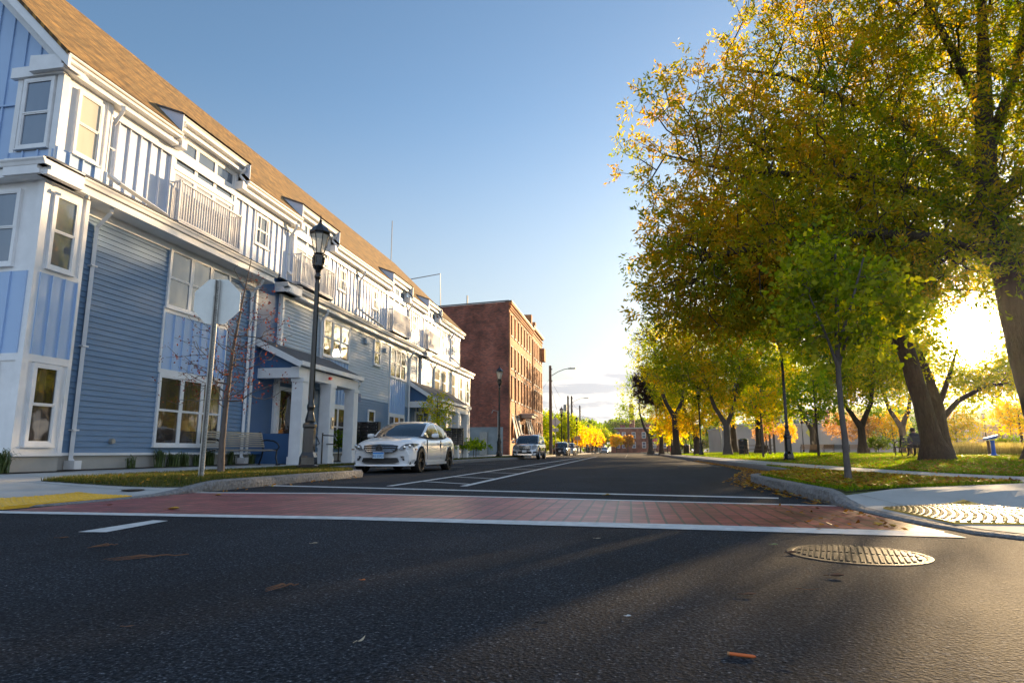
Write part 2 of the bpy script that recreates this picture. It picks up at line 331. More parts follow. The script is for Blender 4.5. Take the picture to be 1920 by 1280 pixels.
BL=[(-60,10.9),(-30,10.9),(-15,10.9),(-14,10.9),(-13.4,10.9),(-13,10.9),(-12.8,11),(-12.8,11.3),(-12.8,11.8),(-12.8,12.4),(-12.8,13),(-12.8,13.8),(-12.8,14.4),(-12.8,14.8),(-12.8,15.2),(-12.8,15.8),(-12.8,16.6),(-12.8,20),(-12.8,34),(-12.8,41),(-12.8,43),(-12.8,46),(-12.8,50),(-12.8,53),(-12.8,85),(-12.8,140),(-12.8,330)]
CR=[(60,3.2),(20,3.6),(9,3.9),(5,4.15),(3.6,4.4),(2.85,4.8),(2.45,5.4),(2.32,6.2),(2.28,7),(2.25,7.8),(2.2,9),(2.2,11),(2.22,12.8),(2.35,13.6),(2.8,14.5),(3.4,15.5),(3.75,16.6),(3.9,18.5),(4.0,22),(4.0,40),(4.0,90),(3.9,330)]
BR=[(140,4),(120,8),(110,12),(100,16),(90,20),(80,26),(75,30),(72,34),(70,38),(70,42),(70,46),(70,50),(70,55),(70,60),(70,65),(70,70),(70,75),(70,80),(70,90),(70,120),(70,180),(70,360)]
def curb(name,P,side,zf):
    Q=offset(P,side*.15); mb=MB(); vs=[]; n=len(P)
    # subdivide for rough stone
    A=[];B=[]
    for i in range(n-1):
        L_=math.dist(P[i],P[i+1]); k=max(1,min(40,int(L_/.3)))
        for j in range(k): t=j/k; A.append(((P[i][0]*(1-t)+P[i+1][0]*t),(P[i][1]*(1-t)+P[i+1][1]*t))); B.append(((Q[i][0]*(1-t)+Q[i+1][0]*t),(Q[i][1]*(1-t)+Q[i+1][1]*t)))
    A.append(P[-1]);B.append(Q[-1]); r=random.Random(3)
    for a,b in zip(A,B):
        h=zf(*a); j=lambda s:r.uniform(-s,s)
        vs+= [(a[0],a[1],-.06),(a[0]+j(.012),a[1]+j(.012),h*.5),(a[0]*.93+b[0]*.07+j(.01),a[1]*.93+b[1]*.07,h-.01+j(.006)),(a[0]*.75+b[0]*.25,a[1]*.75+b[1]*.25,h+.008+j(.003)),(b[0],b[1],zf(*b)+.008),(b[0],b[1],-.06)]
    fs=[(i*6+k,i*6+k+1,(i+1)*6+k+1,(i+1)*6+k) for i in range(len(A)-1) for k in range(5)]
    mb.add(vs,fs); return obj(name,mb,M_gran,kind='structure')
curb('left_curb',CL,1,zL); curb('right_curb',CR,-1,zR)
CLi=offset(CL,.145); CRi=offset(CR,-.145)
ruled("left_sidewalk",CLi,BL,zL,0,M_conc,30,4,kind="structure")
ruled('lawn',CRi,BR,zR,-.006,M_turf,70,4,2.2,kind='structure')
# left grass strip, planting bed, right paths
GSL=[(-6.36,8.45),(-6.38,10),(-6.46,12),(-6.36,13.6),(-6.34,14.3),(-6.5,14.6),(-7.0,15.3),(-8.0,15.95),(-8.46,16.8),(-8.5,20),(-8.55,34),(-8.55,41),(-8.25,43),(-7.9,46),(-8.2,50),(-8.7,53),(-8.7,120)]
GSB=[(-8.6,8.3),(-8.95,9.2),(-9.0,11),(-9.0,13),(-9.0,14.3),(-9.0,15),(-9.0,15.7),(-9.0,16.3),(-9.05,17.2),(-9.1,20),(-9.15,34),(-9.15,41),(-9.2,43),(-9.4,46),(-9.4,50),(-9.4,53),(-9.4,120)]
ruled('verge',GSL,GSB,zL,.010,M_turf,8,4,kind='structure')
BED_A=[(-13.8,9.6),(-12,9.7),(-11.05,9.9),(-11.1,11),(-11.3,12),(-11.3,18.2)]; BED_B=[(-13.8,10.4),(-12.6,10.4),(-11.7,10.4),(-11.9,11.2),(-12.1,12),(-12.1,18.2)]
ruled('planting_bed',BED_A,BED_B,zL,.016,M_soil,4,4,kind='structure')
ruled('planting_bed',[(-11.0,23.6),(-10.9,33)],[(-12,23.6),(-12,33)],zL,.016,M_soil,4,4,kind='structure')
SWN=[(30,7.6),(9,8.5),(6.6,9.3),(5.5,10.3),(5.0,11.6),(4.65,13.5),(4.35,16),(4.2,19),(4.15,25),(4.15,60),(4.1,140)]
SWF=[(30,9.4),(9.5,10.1),(7.9,10.8),(7.0,11.7),(6.5,12.8),(6.2,14.5),(6.0,17),(5.9,20),(5.8,26),(5.8,60),(5.8,140)]
ruled('right_sidewalk',SWN,SWF,zR,.014,M_conc,8,6,kind='structure')
AP_A=[(2.38,7.95),(2.42,7.0),(2.47,6.2),(2.6,5.5),(2.95,4.95),(3.65,4.56),(5.0,4.3),(9,4.06),(30,3.7)]
AP_B=[(2.5,8.05),(3.2,8.55),(3.8,9.0),(4.4,9.45),(5.0,9.95),(5.5,10.3),(6.0,9.75),(9,8.5),(30,7.6)]
ruled('corner_apron',AP_A,AP_B,zR,.010,M_conc,16,5,kind='structure')
# curb stone joints and pavement joints are cut as thin dark lines
M_joint=mat('joint',(.10,.10,.095),.95,var=.1)
mb=MB()
def joint(p,q,zf,w=.012,off=.018):
    n=max(1,int(math.dist(p,q)/.5)); d=Vector((q[0]-p[0],q[1]-p[1])).normalized(); nx,ny=-d.y*w/2,d.x*w/2; vs=[]
    for i in range(n+1):
        t=i/n; x=p[0]*(1-t)+q[0]*t; y=p[1]*(1-t)+q[1]*t; z=zf(x,y)+off; vs+=[(x-nx,y-ny,z),(x+nx,y+ny,z)]
    mb.add(vs,[(2*i,2*i+1,2*i+3,2*i+2) for i in range(n)])
for y in np.arange(9.5,60,1.6): joint((-9.1,y),(-11.3,y),zL,off=.005)
for x in (-12,-10.4,-8.8): joint((x,5.2),(x,8.0),zL,off=.005)
joint((-14,7.9),(-6.5,8.2),zL,off=.005)
for y in np.arange(13,60,1.6): joint((4.7 if y<16 else 4.3,y),(6.1 if y<19 else 5.8,y),zR)
joint((2.5,8.1),(5.5,5.0),zR,off=.013); joint((5.5,4.4),(5.6,10.1),zR,off=.013); joint((7.5,4.2),(7.4,9),zR,off=.013)
obj('pavement_joints',mb,M_joint,fixn=False,kind='structure')
# road markings
def sheet(name,polys,m,z,**k):
    mb=MB()
    for P in polys: mb.add([(x,y,z) for x,y in P],[tuple(range(len(P)))])
    o=obj(name,mb,m,fixn=False,**k)
    for p in o.data.polygons:
        if p.normal.z<0: o.data.flip_normals(); break
    return o
def band(p,q,w): 
    d=Vector((q[0]-p[0],q[1]-p[1])).normalized(); nx,ny=-d.y*w/2,d.x*w/2
    return [(p[0]-nx,p[1]-ny),(q[0]-nx,q[1]-ny),(q[0]+nx,q[1]+ny),(p[0]+nx,p[1]+ny)]
sheet('crosswalk',[[(-6.25,5.62),(-2.5,5.72),(.4,5.62),(2.30,5.45),(2.22,7.72),(.6,7.98),(-1.5,8.35),(-4,8.72),(-6.22,8.5)]],M_red,.004,kind='structure')
sheet('crosswalk_border',[[(-7.0,5.42),(-2.5,5.48),(.4,5.27),(2.3,5.12),(2.28,5.45),(.4,5.62),(-2.5,5.72),(-6.5,5.62)],[(-6.2,8.5),(-4,8.72),(-1.5,8.35),(.6,7.98),(2.22,7.72),(2.22,7.84),(.6,8.12),(-1.5,8.5),(-4,8.88),(-6.2,8.66)]],M_white,.005,kind='structure')
mk=[band((-6.2,10.55),(1.87,8.92),.22),band((-4.1,10.75),(-4.35,62),.12),band((-2.83,10.95),(-3.5,72),.13),[(-4.08,4.30),(-3.86,4.33),(-3.96,5.12),(-4.12,5.13)]]
for y in (12.55,14.9,18.2,21.8,26,30,35,40,46,52): mk.append(band((-4.1-.005*(y-11),y),(-2.85-.011*(y-11),y-.9),.11))
for y,x0,x1 in ((27,1.9,3.9),(33,1.9,3.9),(39,1.9,3.9),(45,1.9,3.9)): mk.append(band((x0,y),(x1,y),.10))
for y in (24,30,36,42): mk.append(band((-8.2,y),(-6.2,y),.10))
for y in (60,72,84,100,120): mk.append(band((-.3,y),(-.4,y+3),.12))
sheet('road_markings',mk,M_white,.004,kind='structure')
# tactile pads
def tactile(name,quad,m,nx,ny,zf,label,bars=False):
    pt=lambda u,v:tuple(sum(w*quad[i][k] for i,w in enumerate(((1-u)*(1-v),u*(1-v),u*v,(1-u)*v))) for k in (0,1))
    up=.020 if zf is zL else .028; base=MB(); vs=[]; k=40
    for i in range(k+1):
        for j in range(k+1): p=pt(i/k,j/k); vs.append((p[0],p[1],zf(*p)+up))
    base.add(vs,[(i*(k+1)+j,(i+1)*(k+1)+j,(i+1)*(k+1)+j+1,i*(k+1)+j+1) for i in range(k) for j in range(k)])
    rim=[i*(k+1) for i in range(k+1)]+[k*(k+1)+j for j in range(1,k+1)]+[i*(k+1)+k for i in range(k-1,-1,-1)]+[j for j in range(k-1,0,-1)]
    n0=len(base.v); base.v+=[(base.v[i][0],base.v[i][1],base.v[i][2]-.05) for i in rim]; R_=len(rim); base.f+=[(rim[a],rim[(a+1)%R_],n0+(a+1)%R_,n0+a) for a in range(R_)]
    dm=MB()
    for i in range(nx):
        for j in range(ny):
            x,y=pt((i+.5)/nx,(j+.5)/ny); z=zf(x,y)+up
            dm.lathe([(.027,0),(.022,.006),(.012,.009)],6,(x,y,z))
    p=obj(name,base,m,label=label,cat='paving pad'); obj('domes',dm,M_dome if m==M_yel2 else m,p); return p
tactile('tactile_pad',[(-7.7,6.05),(-6.42,5.80),(-6.36,7.5),(-7.4,7.75)],M_yel,11,13,zL,'bright yellow tactile paving pad at the left street corner')
tactile('tactile_pad',[(2.55,5.85),(4.3,6.0),(3.6,8.0),(2.52,7.25)],M_yel2,19,13,zR,'worn glinting yellow tactile paving pad at the right street corner')
# manhole
def manhole():
    t=thing('manhole_cover','round cast iron manhole cover with ribbed quarters in the asphalt','manhole cover',(1.30,4.22,0))
    m=MB(); m.lathe([(.385,.001),(.383,.004),(.352,.005),(.345,.002)],48,cap=False); obj('frame',m,M_iron,t,smooth=True)
    m=MB(); m.lathe([(.0,.0025),(.34,.0025),(.345,.001)],48,cap=False)
    for q in range(4):
        vert=True; sx=1 if q in (0,3) else -1; sy=1 if q<2 else -1
        for i in range(10):
            a=.020+i*.032; L_=math.sqrt(max(0,.325**2-a*a))
            if L_<.04: continue
            ang=rad(-16); c,s=math.cos(ang),math.sin(ang)
            P=[(a*sx-.008,.02*sy),(a*sx+.008,.02*sy),(a*sx+.008,L_*sy),(a*sx-.008,L_*sy)] if vert else [(.015*sx,a*sy-.0055),(.015*sx,a*sy+.0055),(L_*sx,a*sy+.0055),(L_*sx,a*sy-.0055)]
            m.prism([(x*c-y*s,x*s+y*c) for x,y in P],.002,.0085)
    obj('lid',m,M_iron,t)
manhole()
# ================================================================ blue apartment house
def split2(name,m,mt,par,ax=1):
    'two mirror image pieces become two parts'
    c=[sum(m.v[i][ax] for i in f)/len(f) for f in m.f]; mid=(min(c)+max(c))/2
    for s in (0,1):
        q=MB(); fs=[f for f,v in zip(m.f,c) if (v>mid)==bool(s)]; used=sorted({i for f in fs for i in f}); ix={k:n for n,k in enumerate(used)}; q.v=[m.v[i] for i in used]; q.f=[tuple(ix[i] for i in f) for f in fs]; obj(name,q,mt,par,fixn=False)
FX=lambda X:((X,0,0),(0,1,0),(1,0,0))        # wall facing the street: a = world Y
FY=lambda Y:((0,Y,0),(1,0,0),(0,-1,0))       # wall facing the camera: a = world X
def lap(mb,fr,a0,a1,z0,z1,step=.128):
    z=z0
    while z<z1-.01:
        t=min(z+step,z1); mb.pq(fr,[(a0,z,.022),(a1,z,.022),(a1,t,.002),(a0,t,.002)]); mb.pq(fr,[(a0,z,0),(a1,z,0),(a1,z,.022),(a0,z,.022)]); z=t
def battens(mb,fr,a0,a1,z0,z1,step=.40,w=.035,d=.035):
    mb.pbox(fr,a0,a1,z0,z1,-.05,.027); n=max(1,round((a1-a0)/step))
    for i in range(n+1): a=a0+(a1-a0)*i/n; mb.pbox(fr,max(a0,a-w/2),min(a1,a+w/2),z0+.003,z1-.003,.027,.027+d)
def window(par,fr,a0,a1,z0,z1,cols=1,m=None,rail=.5,casing=.06,proud=.066,label=None,name='window'):
    f=MB(); c=casing
    for b in ((a0,a0+c,z0,z1),(a1-c,a1,z0,z1)): f.pbox(fr,*b,0,proud)
    f.pbox(fr,a0+c,a1-c,z0,z0+c,0,proud); f.pbox(fr,a0+c,a1-c,z1-c,z1,0,proud)
    f.pbox(fr,a0-.03,a1+.03,z0-.035,z0-.002,0,proud+.03)
    W_=(a1-a0-2*c); mw=.07
    for i in range(1,cols): a=a0+c+W_*i/cols; f.pbox(fr,a-mw/2,a+mw/2,z0+c,z1-c,0,proud-.012)
    p=MB(); zm=z0+(z1-z0)*rail
    for i in range(cols):
        l=a0+c+W_*i/cols+(mw/2 if i else 0); r=a0+c+W_*(i+1)/cols-(mw/2 if i<cols-1 else 0)
        s=.028
        for (zz0,zz1,cc) in ((z0+c,zm,.040),(zm,z1-c,.050)) if rail else ((z0+c,z1-c,.045),):
            f.pbox(fr,l,l+s,zz0,zz1,0,cc+.012); f.pbox(fr,r-s,r,zz0,zz1,0,cc+.012)
            f.pbox(fr,l+s,r-s,zz0,zz0+s,0,cc+.012); f.pbox(fr,l+s,r-s,zz1-s,zz1,0,cc+.012)
            p.pq(fr,[(l+s,zz0+s,cc-.012),(r-s,zz0+s,cc-.012),(r-s,zz1-s,cc-.012),(l+s,zz1-s,cc-.012)])
    w=obj(name,f,M_trim,par); 
    if label: w['label']=label
    g=obj('pane',p,m or M_gdark,w,fixn=False)
    return w
def gutterprof(x,z): # k-style gutter + fascia + soffit cross section, x outward
    return [(x-.95,z-.30),(x-.10,z-.30),(x-.10,z-.22),(x-.16,z-.20),(x-.16,z-.12),(x-.02,z-.12),(x,z-.06),(x+.03,z-.02),(x+.03,z+.01),(x-.02,z+.01),(x-.95,z+.06)]
def cornice(par,x,z,y0,y1,name='cornice'):
    mb=MB(); P=gutterprof(x,z); n=len(P)
    mb.add([(a,y0,b) for a,b in P]+[(a,y1,b) for a,b in P],[tuple(range(n))[::-1],tuple(range(n,2*n))]+[(i,(i+1)%n,n+(i+1)%n,n+i) for i in range(n)])
    return obj(name,mb,M_trim,par)
def downspout(par,x,y,ztop,zbot,xg,kick=True,m=None,y2=None):
    """from gutter at xg to wall x, then down"""
    s=.045; mb=MB(); pts=[(xg-.05,y,ztop),(xg-.05,y,ztop-.12),(x+.07,y,ztop-.45),(x+.07,y,zbot)]
    if y2 is not None: pts+= [(x+.30,y+.12,zbot-.2),(x+.34,y2,zbot-.40)]
    elif kick: pts+=[(x+.22,y,zbot-.14)]
    for i,(p,q) in enumerate(zip(pts,pts[1:])): mb.tube([p,q],s*1.25,4)
    for z in np.arange(zbot+.6,ztop-.6,1.8): mb.box(x-.0,x+.13,y-.075,y+.075,z,z+.03)
    if zbot<1 and y2 is None: mb.box(x+.0,x+.26,y-.09,y+.09,zbot-.20,zbot-.02)
    return obj('downspout',mb,m or M_trim,par)
A=thing('apartment_house','long three storey blue clapboard apartment house with tan shingle roof','building',(-12,11,0))
AO=A.location.copy()
A.location=(0,0,0)
Fm=((-12*KM,0,0),(0,KM,0),(1,0,0)); XM=-12*KM; kz=lambda z:.6+(z-.6)*KM; F2=FX(-11.6); F3=FX(-11.6)
YE=43.4
# foundation
m=MB(); m.box(-24,XM-.03,11.0,18.6,-.1,.50); m.box(-24,-11.33,10.23,11.27,-.1,.50); m.box(-24,-11.63,19.7,34.2,-.1,.5); m.box(-24,-11.63,34.9,46.3,-.1,.5); m.box(-24,-12.3,18.7,34.9,-.1,.5)
obj('foundation',m,M_found,A)
m=MB()
for fr,a0,a1 in ((Fm,11.31,19.0),(FX(-11.3),10.2,11.28),(FY(10.2),-15,-11.3),(F2,19.7,34.2),(F3,34.9,46.3)): m.pbox(fr,a0,a1,.50,.56,-.1,.045)
obj('water_table',m,M_trim,A)
# core body (keeps light out)
m=MB(); m.box(-22,XM-.03,11.2,YE-.1,.5,8.5); m.box(-22,-11.33,10.24,11.26,.5,5.95); m.box(-22,-11.63,19.74,34.2,.5,6.0); m.box(-22,-11.63,34.94,46.2,.5,6.0); m.box(-12.6,-11.53,10.56,11.8,6.2,8.4)
obj('inner_wall',m,M_lapC,A)
# --- section one, floors 1-2
m=MB(); lap(m,Fm,11.3,18.82,.56,6.12); obj('siding',m,M_lapA,A,fixn=False)
m=MB(); 
for a in (11.30,18.74): m.pbox(Fm,a,a+.11,.56,6.12,0,.05)
m.pbox(Fm,11.41,18.74,5.90,6.12,0,.045)
for a in (14.60,17.28): m.pbox(Fm,a,a+.07,2.62,4.36,0,.048)
m.pbox(Fm,14.67,17.28,2.55,2.72,0,.05); m.pbox(Fm,14.67,17.28,4.22,4.36,0,.05)
obj('trim',m,M_trim,A)
m=MB(); battens(m,Fm,14.67,17.28,2.72,4.22,.37); obj('batten_panel',m,M_bat,A)
window(A,Fm,14.64,17.30,4.36,6.0,3,M_gmid); window(A,Fm,14.64,17.30,.72,2.58,3,M_gdark)
# --- corner bay floors 1-2
for fr,a0,a1,ws in ((FX(-11.3),10.2,11.27,[(10.40,11.02)]),(FY(10.2),-15.5,-11.3,[(-12.5,-11.78),(-13.8,-13.1)])):
    m=MB(); m.pbox(fr,a0,a1,.56,2.38,-.04,0); m.pbox(fr,a0,a1,4.12,5.95,-.04,0)
    m.pbox(fr,a0,a1,2.30,2.44,0,.03); m.pbox(fr,a0,a1,4.06,4.16,0,.03)
    if fr[1][1]: m.pbox(fr,a1-.09,a1,.56,5.95,0,.035); m.pbox(fr,a0,a0+.12,.56,5.95,0,.028)
    else: m.pbox(fr,a1-.12,a1,.56,5.95,0,.030)
    obj('bay_wall',m,M_trim,A)
    m=MB(); battens(m,fr,a0+.1,a1-.09,2.44,4.06,.26 if fr[1][1] else .40); obj('batten_panel',m,M_bat,A)
    for l,r in ws:
        window(A,fr,l,r,4.18,5.76,1,M_gmid if fr[1][1] else M_gsky); window(A,fr,l,r,.70,2.28,1,M_gdark)
m=MB(); m.box(-11.42,-11.266,10.166,10.30,.57,5.95); m.box(-11.62,-11.466,10.466,10.6,6.32,8.44); m.box(-15,-11.25,9.95,11.35,5.925,6.1); m.box(-12,-11.12,10.0,18.35,5.945,6.1); obj('corner_post',m,M_trim,A)
# --- cornice skirts
cornice(A,-11.05,6.24,9.9,18.45)
m=MB(); P=gutterprof(0,6.24); n=len(P)
m.add([(-18,9.9-a+.02-.05,b) for a,b in P]+[(-11.02,9.9-a+.02-.05,b) for a,b in P],[tuple(range(n)),tuple(range(n,2*n))[::-1]]+[(i,(i+1)%n,n+(i+1)%n,n+i) for i in range(n)])
obj('cornice',m,M_trim,A)
m=MB(); m.add([(-18,9.86,6.255),(-11.0,9.86,6.255),(-11.6,10.6,6.62),(-18,10.6,6.62),(-11.0,18.5,6.255),(XM,18.5,6.55),(XM,11.8,6.55)],[(0,1,2,3),(1,4,5,6,2)]); m.add([(-11.0,18.5,6.2),(XM,18.5,6.2),(XM,18.5,6.55),(-11,18.5,6.255)],[(0,1,2,3)]); obj('skirt_roof',m,M_shing2,A)
# --- recess one
m=MB(); battens(m,FX(-12.6),18.4,20.0,.5,6.4,.33); obj('batten_panel',m,M_bat,A)
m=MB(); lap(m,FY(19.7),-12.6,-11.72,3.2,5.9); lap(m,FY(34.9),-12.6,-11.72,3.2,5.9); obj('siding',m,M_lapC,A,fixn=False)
window(A,FX(-12.6),18.92,19.32,4.3,5.6,1,M_gmid)
# --- sections two and three
for F_,a0,a1 in ((F2,19.7,34.2),(F3,34.9,46.3)):
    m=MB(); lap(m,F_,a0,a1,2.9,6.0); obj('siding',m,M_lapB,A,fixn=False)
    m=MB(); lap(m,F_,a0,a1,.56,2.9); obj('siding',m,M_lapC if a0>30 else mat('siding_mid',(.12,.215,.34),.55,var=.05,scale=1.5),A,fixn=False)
    m=MB(); m.pbox(F_,a0,a0+.13,.56,5.95,-.02,.05); m.pbox(F_,a1-.13,a1,.56,5.95,-.02,.05); m.pbox(F_,a0+.13,a1-.13,5.76,5.95,0,.045); m.pbox(FY(a0),-11.75,-11.6,.56,5.95,0,.05); m.pbox(FY(a0),-12.6,-11.75,5.76,5.95,0,.05); obj('trim',m,M_trim,A)
    cornice(A,-11.2,6.22,a0-.35,a1+.1)
    m=MB(); P=gutterprof(0,6.22)
    m.add([(-12.9,a0-.35-a+.02-.05,b) for a,b in P]+[(-11.17,a0-.35-a+.02-.05,b) for a,b in P],[tuple(range(n)),tuple(range(n,2*n))[::-1]]+[(i,(i+1)%n,n+(i+1)%n,n+i) for i in range(n)]); obj('cornice',m,M_trim,A)
    m=MB(); m.add([(-11.15,a0-.4,6.24),(-11.15,a1+.15,6.24),(XM,a1+.1,6.50),(XM,a0-.4,6.50)],[(0,1,2,3)]); obj('skirt_roof',m,M_shing2,A)
def stack(F_,l,r,zt,zb,zw,up=M_gdark,dn=M_gdark,cols=3):
    window(A,F_,l,r,zt,5.75,cols,up)
    m=MB(); battens(m,F_,l+.05,r-.05,zw+.1,zt-.04,.30); o=obj('batten_panel',m,M_bat,A)
    m=MB(); m.pbox(F_,l,l+.06,zw,zt-.04,0,.05); m.pbox(F_,r-.06,r,zw,zt-.04,0,.05); m.pbox(F_,l+.06,r-.06,zw,zw+.1,0,.052); obj('trim',m,M_trim,A)
    if zb: window(A,F_,l,r,zb,zw,cols,dn)
stack(F2,22.75,25.15,4.24,.75,2.35)
stack(F2,29.95,32.2,4.22,.75,2.35)
window(A,F2,27.85,28.65,4.55,5.75,1,M_gdark)
window(A,F2,27.4,28.2,1.35,2.45,1,M_gdark)
for l,r in ((37.3,38.5),(38.8,39.9),(41.2,42.1),(43.2,44.1),(45.2,45.9)): window(A,F3,l,r,4.0,5.75,1,M_gcream if l<44 else M_gdark)
for l,r in ((41.9,42.7),(43.6,44.4)): window(A,F3,l,r,.8,2.4,1,M_gdark)
m=MB(); m.box(-11.56,-11.45,26.7,27.0,5.35,5.62); m.box(-11.56,-11.45,29.05,29.3,5.3,5.5); obj('vent_hood',m,M_lapB,A)
m=MB(); m.box(-11.58,-11.42,26.0,26.25,2.7,3.05); m.box(-11.58,-11.52,26.05,26.15,2.4,2.7); obj('meter_box',m,M_lapC,A)
# --- third floor
m=MB()
def bats(a0,a1,z0=6.62,z1=8.72):
    m=MB(); battens(m,Fm,a0,a1,z0,z1,.37,.03,.04); obj('batten_wall',m,M_bat2,A)
DOR=[(14.42,17.12),(20.95,23.6),(30.35,32.9),(36.3,38.6)]
prev=11.8
for d0,d1 in DOR: bats(prev,d0-.12); prev=d1+.12
bats(prev,YE/KM)
m=MB(); battens(m,FX(-11.5),10.5,11.8,6.3,6.82,.33); obj('batten_panel',m,M_bat,A)
m=MB(); m.pbox(Fm,11.9,YE/KM,8.46,8.74,.07,.10)
m.pbox(FX(-11.5),10.5,11.8,6.80,8.45,-.04,0); m.pbox(FX(-11.5),10.5,10.62,6.8,8.45,0,.03); m.pbox(FX(-11.5),11.66,11.8,6.3,8.45,0,.03)
m.pbox(FY(10.5),-12.62,-11.5,6.74,8.45,-.04,0); m.pbox(FY(10.5),-12.62,-12.5,6.3,8.45,0,.02); m.pbox(FY(10.5),-12.75,-11.44,8.42,8.66,-.02,.09); m.pbox(((0,11.8,0),(1,0,0),(0,1,0)),-12,-11.46,6.3,8.45,-.04,0)
m.pbox(Fm,YE-.15,YE,6.6,8.46,0,.09)
obj('bay_wall',m,M_trim,A)
m=MB(); battens(m,FY(10.5),-12.6,-11.5,6.3,6.74,.37); obj('batten_panel',m,M_bat,A)
window(A,FY(10.5),-12.42,-11.66,6.80,8.38,1,M_gsky); window(A,FX(-11.5),10.85,11.52,6.84,8.30,1,M_gcream)
# gable wall
G=((0,10.8,0),(1,0,0),(0,-1,0)); m=MB(); zr=lambda x:8.5+(-11.5-x) if x>-16.7 else 8.5+(x+21.9)
P=[(-22,6.2),(-11.6,6.2),(-11.6,8.84),(-16.75,13.98),(-22,8.84)]; m.add([(x,10.8,z) for x,z in P],[tuple(range(5))])
x=-12.1
while x>-21.5:
    zt=(8.5-11.55-x) if x>-16.7 else 8.3+(x+21.9); m.pbox(G,x-.02,x+.02,6.2,zt,0,.035); x-=.40
m.pbox(G,-22,-12.6,8.02,8.06,.0,.045); obj('gable_wall',m,M_bat,A,fixn=False)
# main roof
m=MB(); th=.10; x0,z0=-11.22,8.80; xr,zrr=-16.75,14.33
cut=[(a*KM-.2,b*KM+.2) for a,b in DOR]; ys_=[10.25]+[v for c_ in cut for v in c_]+[YE+.25]
for a_,b_ in zip(ys_,ys_[1:]):
    xs_=x0-.55 if (a_,b_) in cut else x0; zs_=z0+(x0-xs_)
    for t_ in (0,th): m.add([(xs_,a_,zs_-t_),(xs_,b_,zs_-t_),(xr,b_,zrr-t_),(xr,a_,zrr-t_)],[(0,1,2,3) if t_==0 else (3,2,1,0)])
for t_ in (0,th): m.add([(xr,10.25,zrr-t_),(xr,YE+.25,zrr-t_),(-22.4,YE+.25,8.7-t_),(-22.4,10.25,8.7-t_)],[(0,1,2,3)])
m.add([(x0,10.25,z0),(x0,10.25,z0-th),(xr,10.25,zrr-th),(xr,10.25,zrr)],[(0,1,2,3)]); m.add([(x0,YE+.25,z0),(x0,YE+.25,z0-th),(xr,YE+.25,zrr-th),(xr,YE+.25,zrr)],[(3,2,1,0)])
ROOF=obj('roof',m,M_shing,A,fixn=False)
m=MB() # rake boards
for (xa,za,xb,zb) in ((-11.2,8.70,-16.75,14.25),(-22.4,8.6,-16.75,14.25)):
    for y0,y1,d0,d1 in ((10.27,10.33,.0,.26),(10.33,10.80,.22,.27)):
        m.add([(xa,y0,za-d0),(xb,y0,zb-d0),(xb,y0,zb-d1),(xa,y0,za-d1),(xa,y1,za-d0),(xb,y1,zb-d0),(xb,y1,zb-d1),(xa,y1,za-d1)],[(0,1,2,3),(4,7,6,5),(0,4,5,1),(3,2,6,7),(0,3,7,4),(1,5,6,2)])
    m.add([(xa-.35*(1 if xa>-16 else -1),10.72,za+.09),(xb,10.72,zb-.26),(xb,10.72,zb-.58),(xa-.35*(1 if xa>-16 else -1),10.72,za-.23),(xa-.35*(1 if xa>-16 else -1),10.79,za+.09),(xb,10.79,zb-.26),(xb,10.79,zb-.58),(xa-.35*(1 if xa>-16 else -1),10.79,za-.23)],[(0,1,2,3),(0,4,5,1),(3,2,6,7)])
obj('rake_board',m,M_trim,A)
prev=10.3
for d0,d1 in DOR: cornice(A,-11.24,8.76,prev,d0*KM-.18,'gutter'); prev=d1*KM+.18
cornice(A,-11.24,8.76,prev,YE+.2,'gutter')
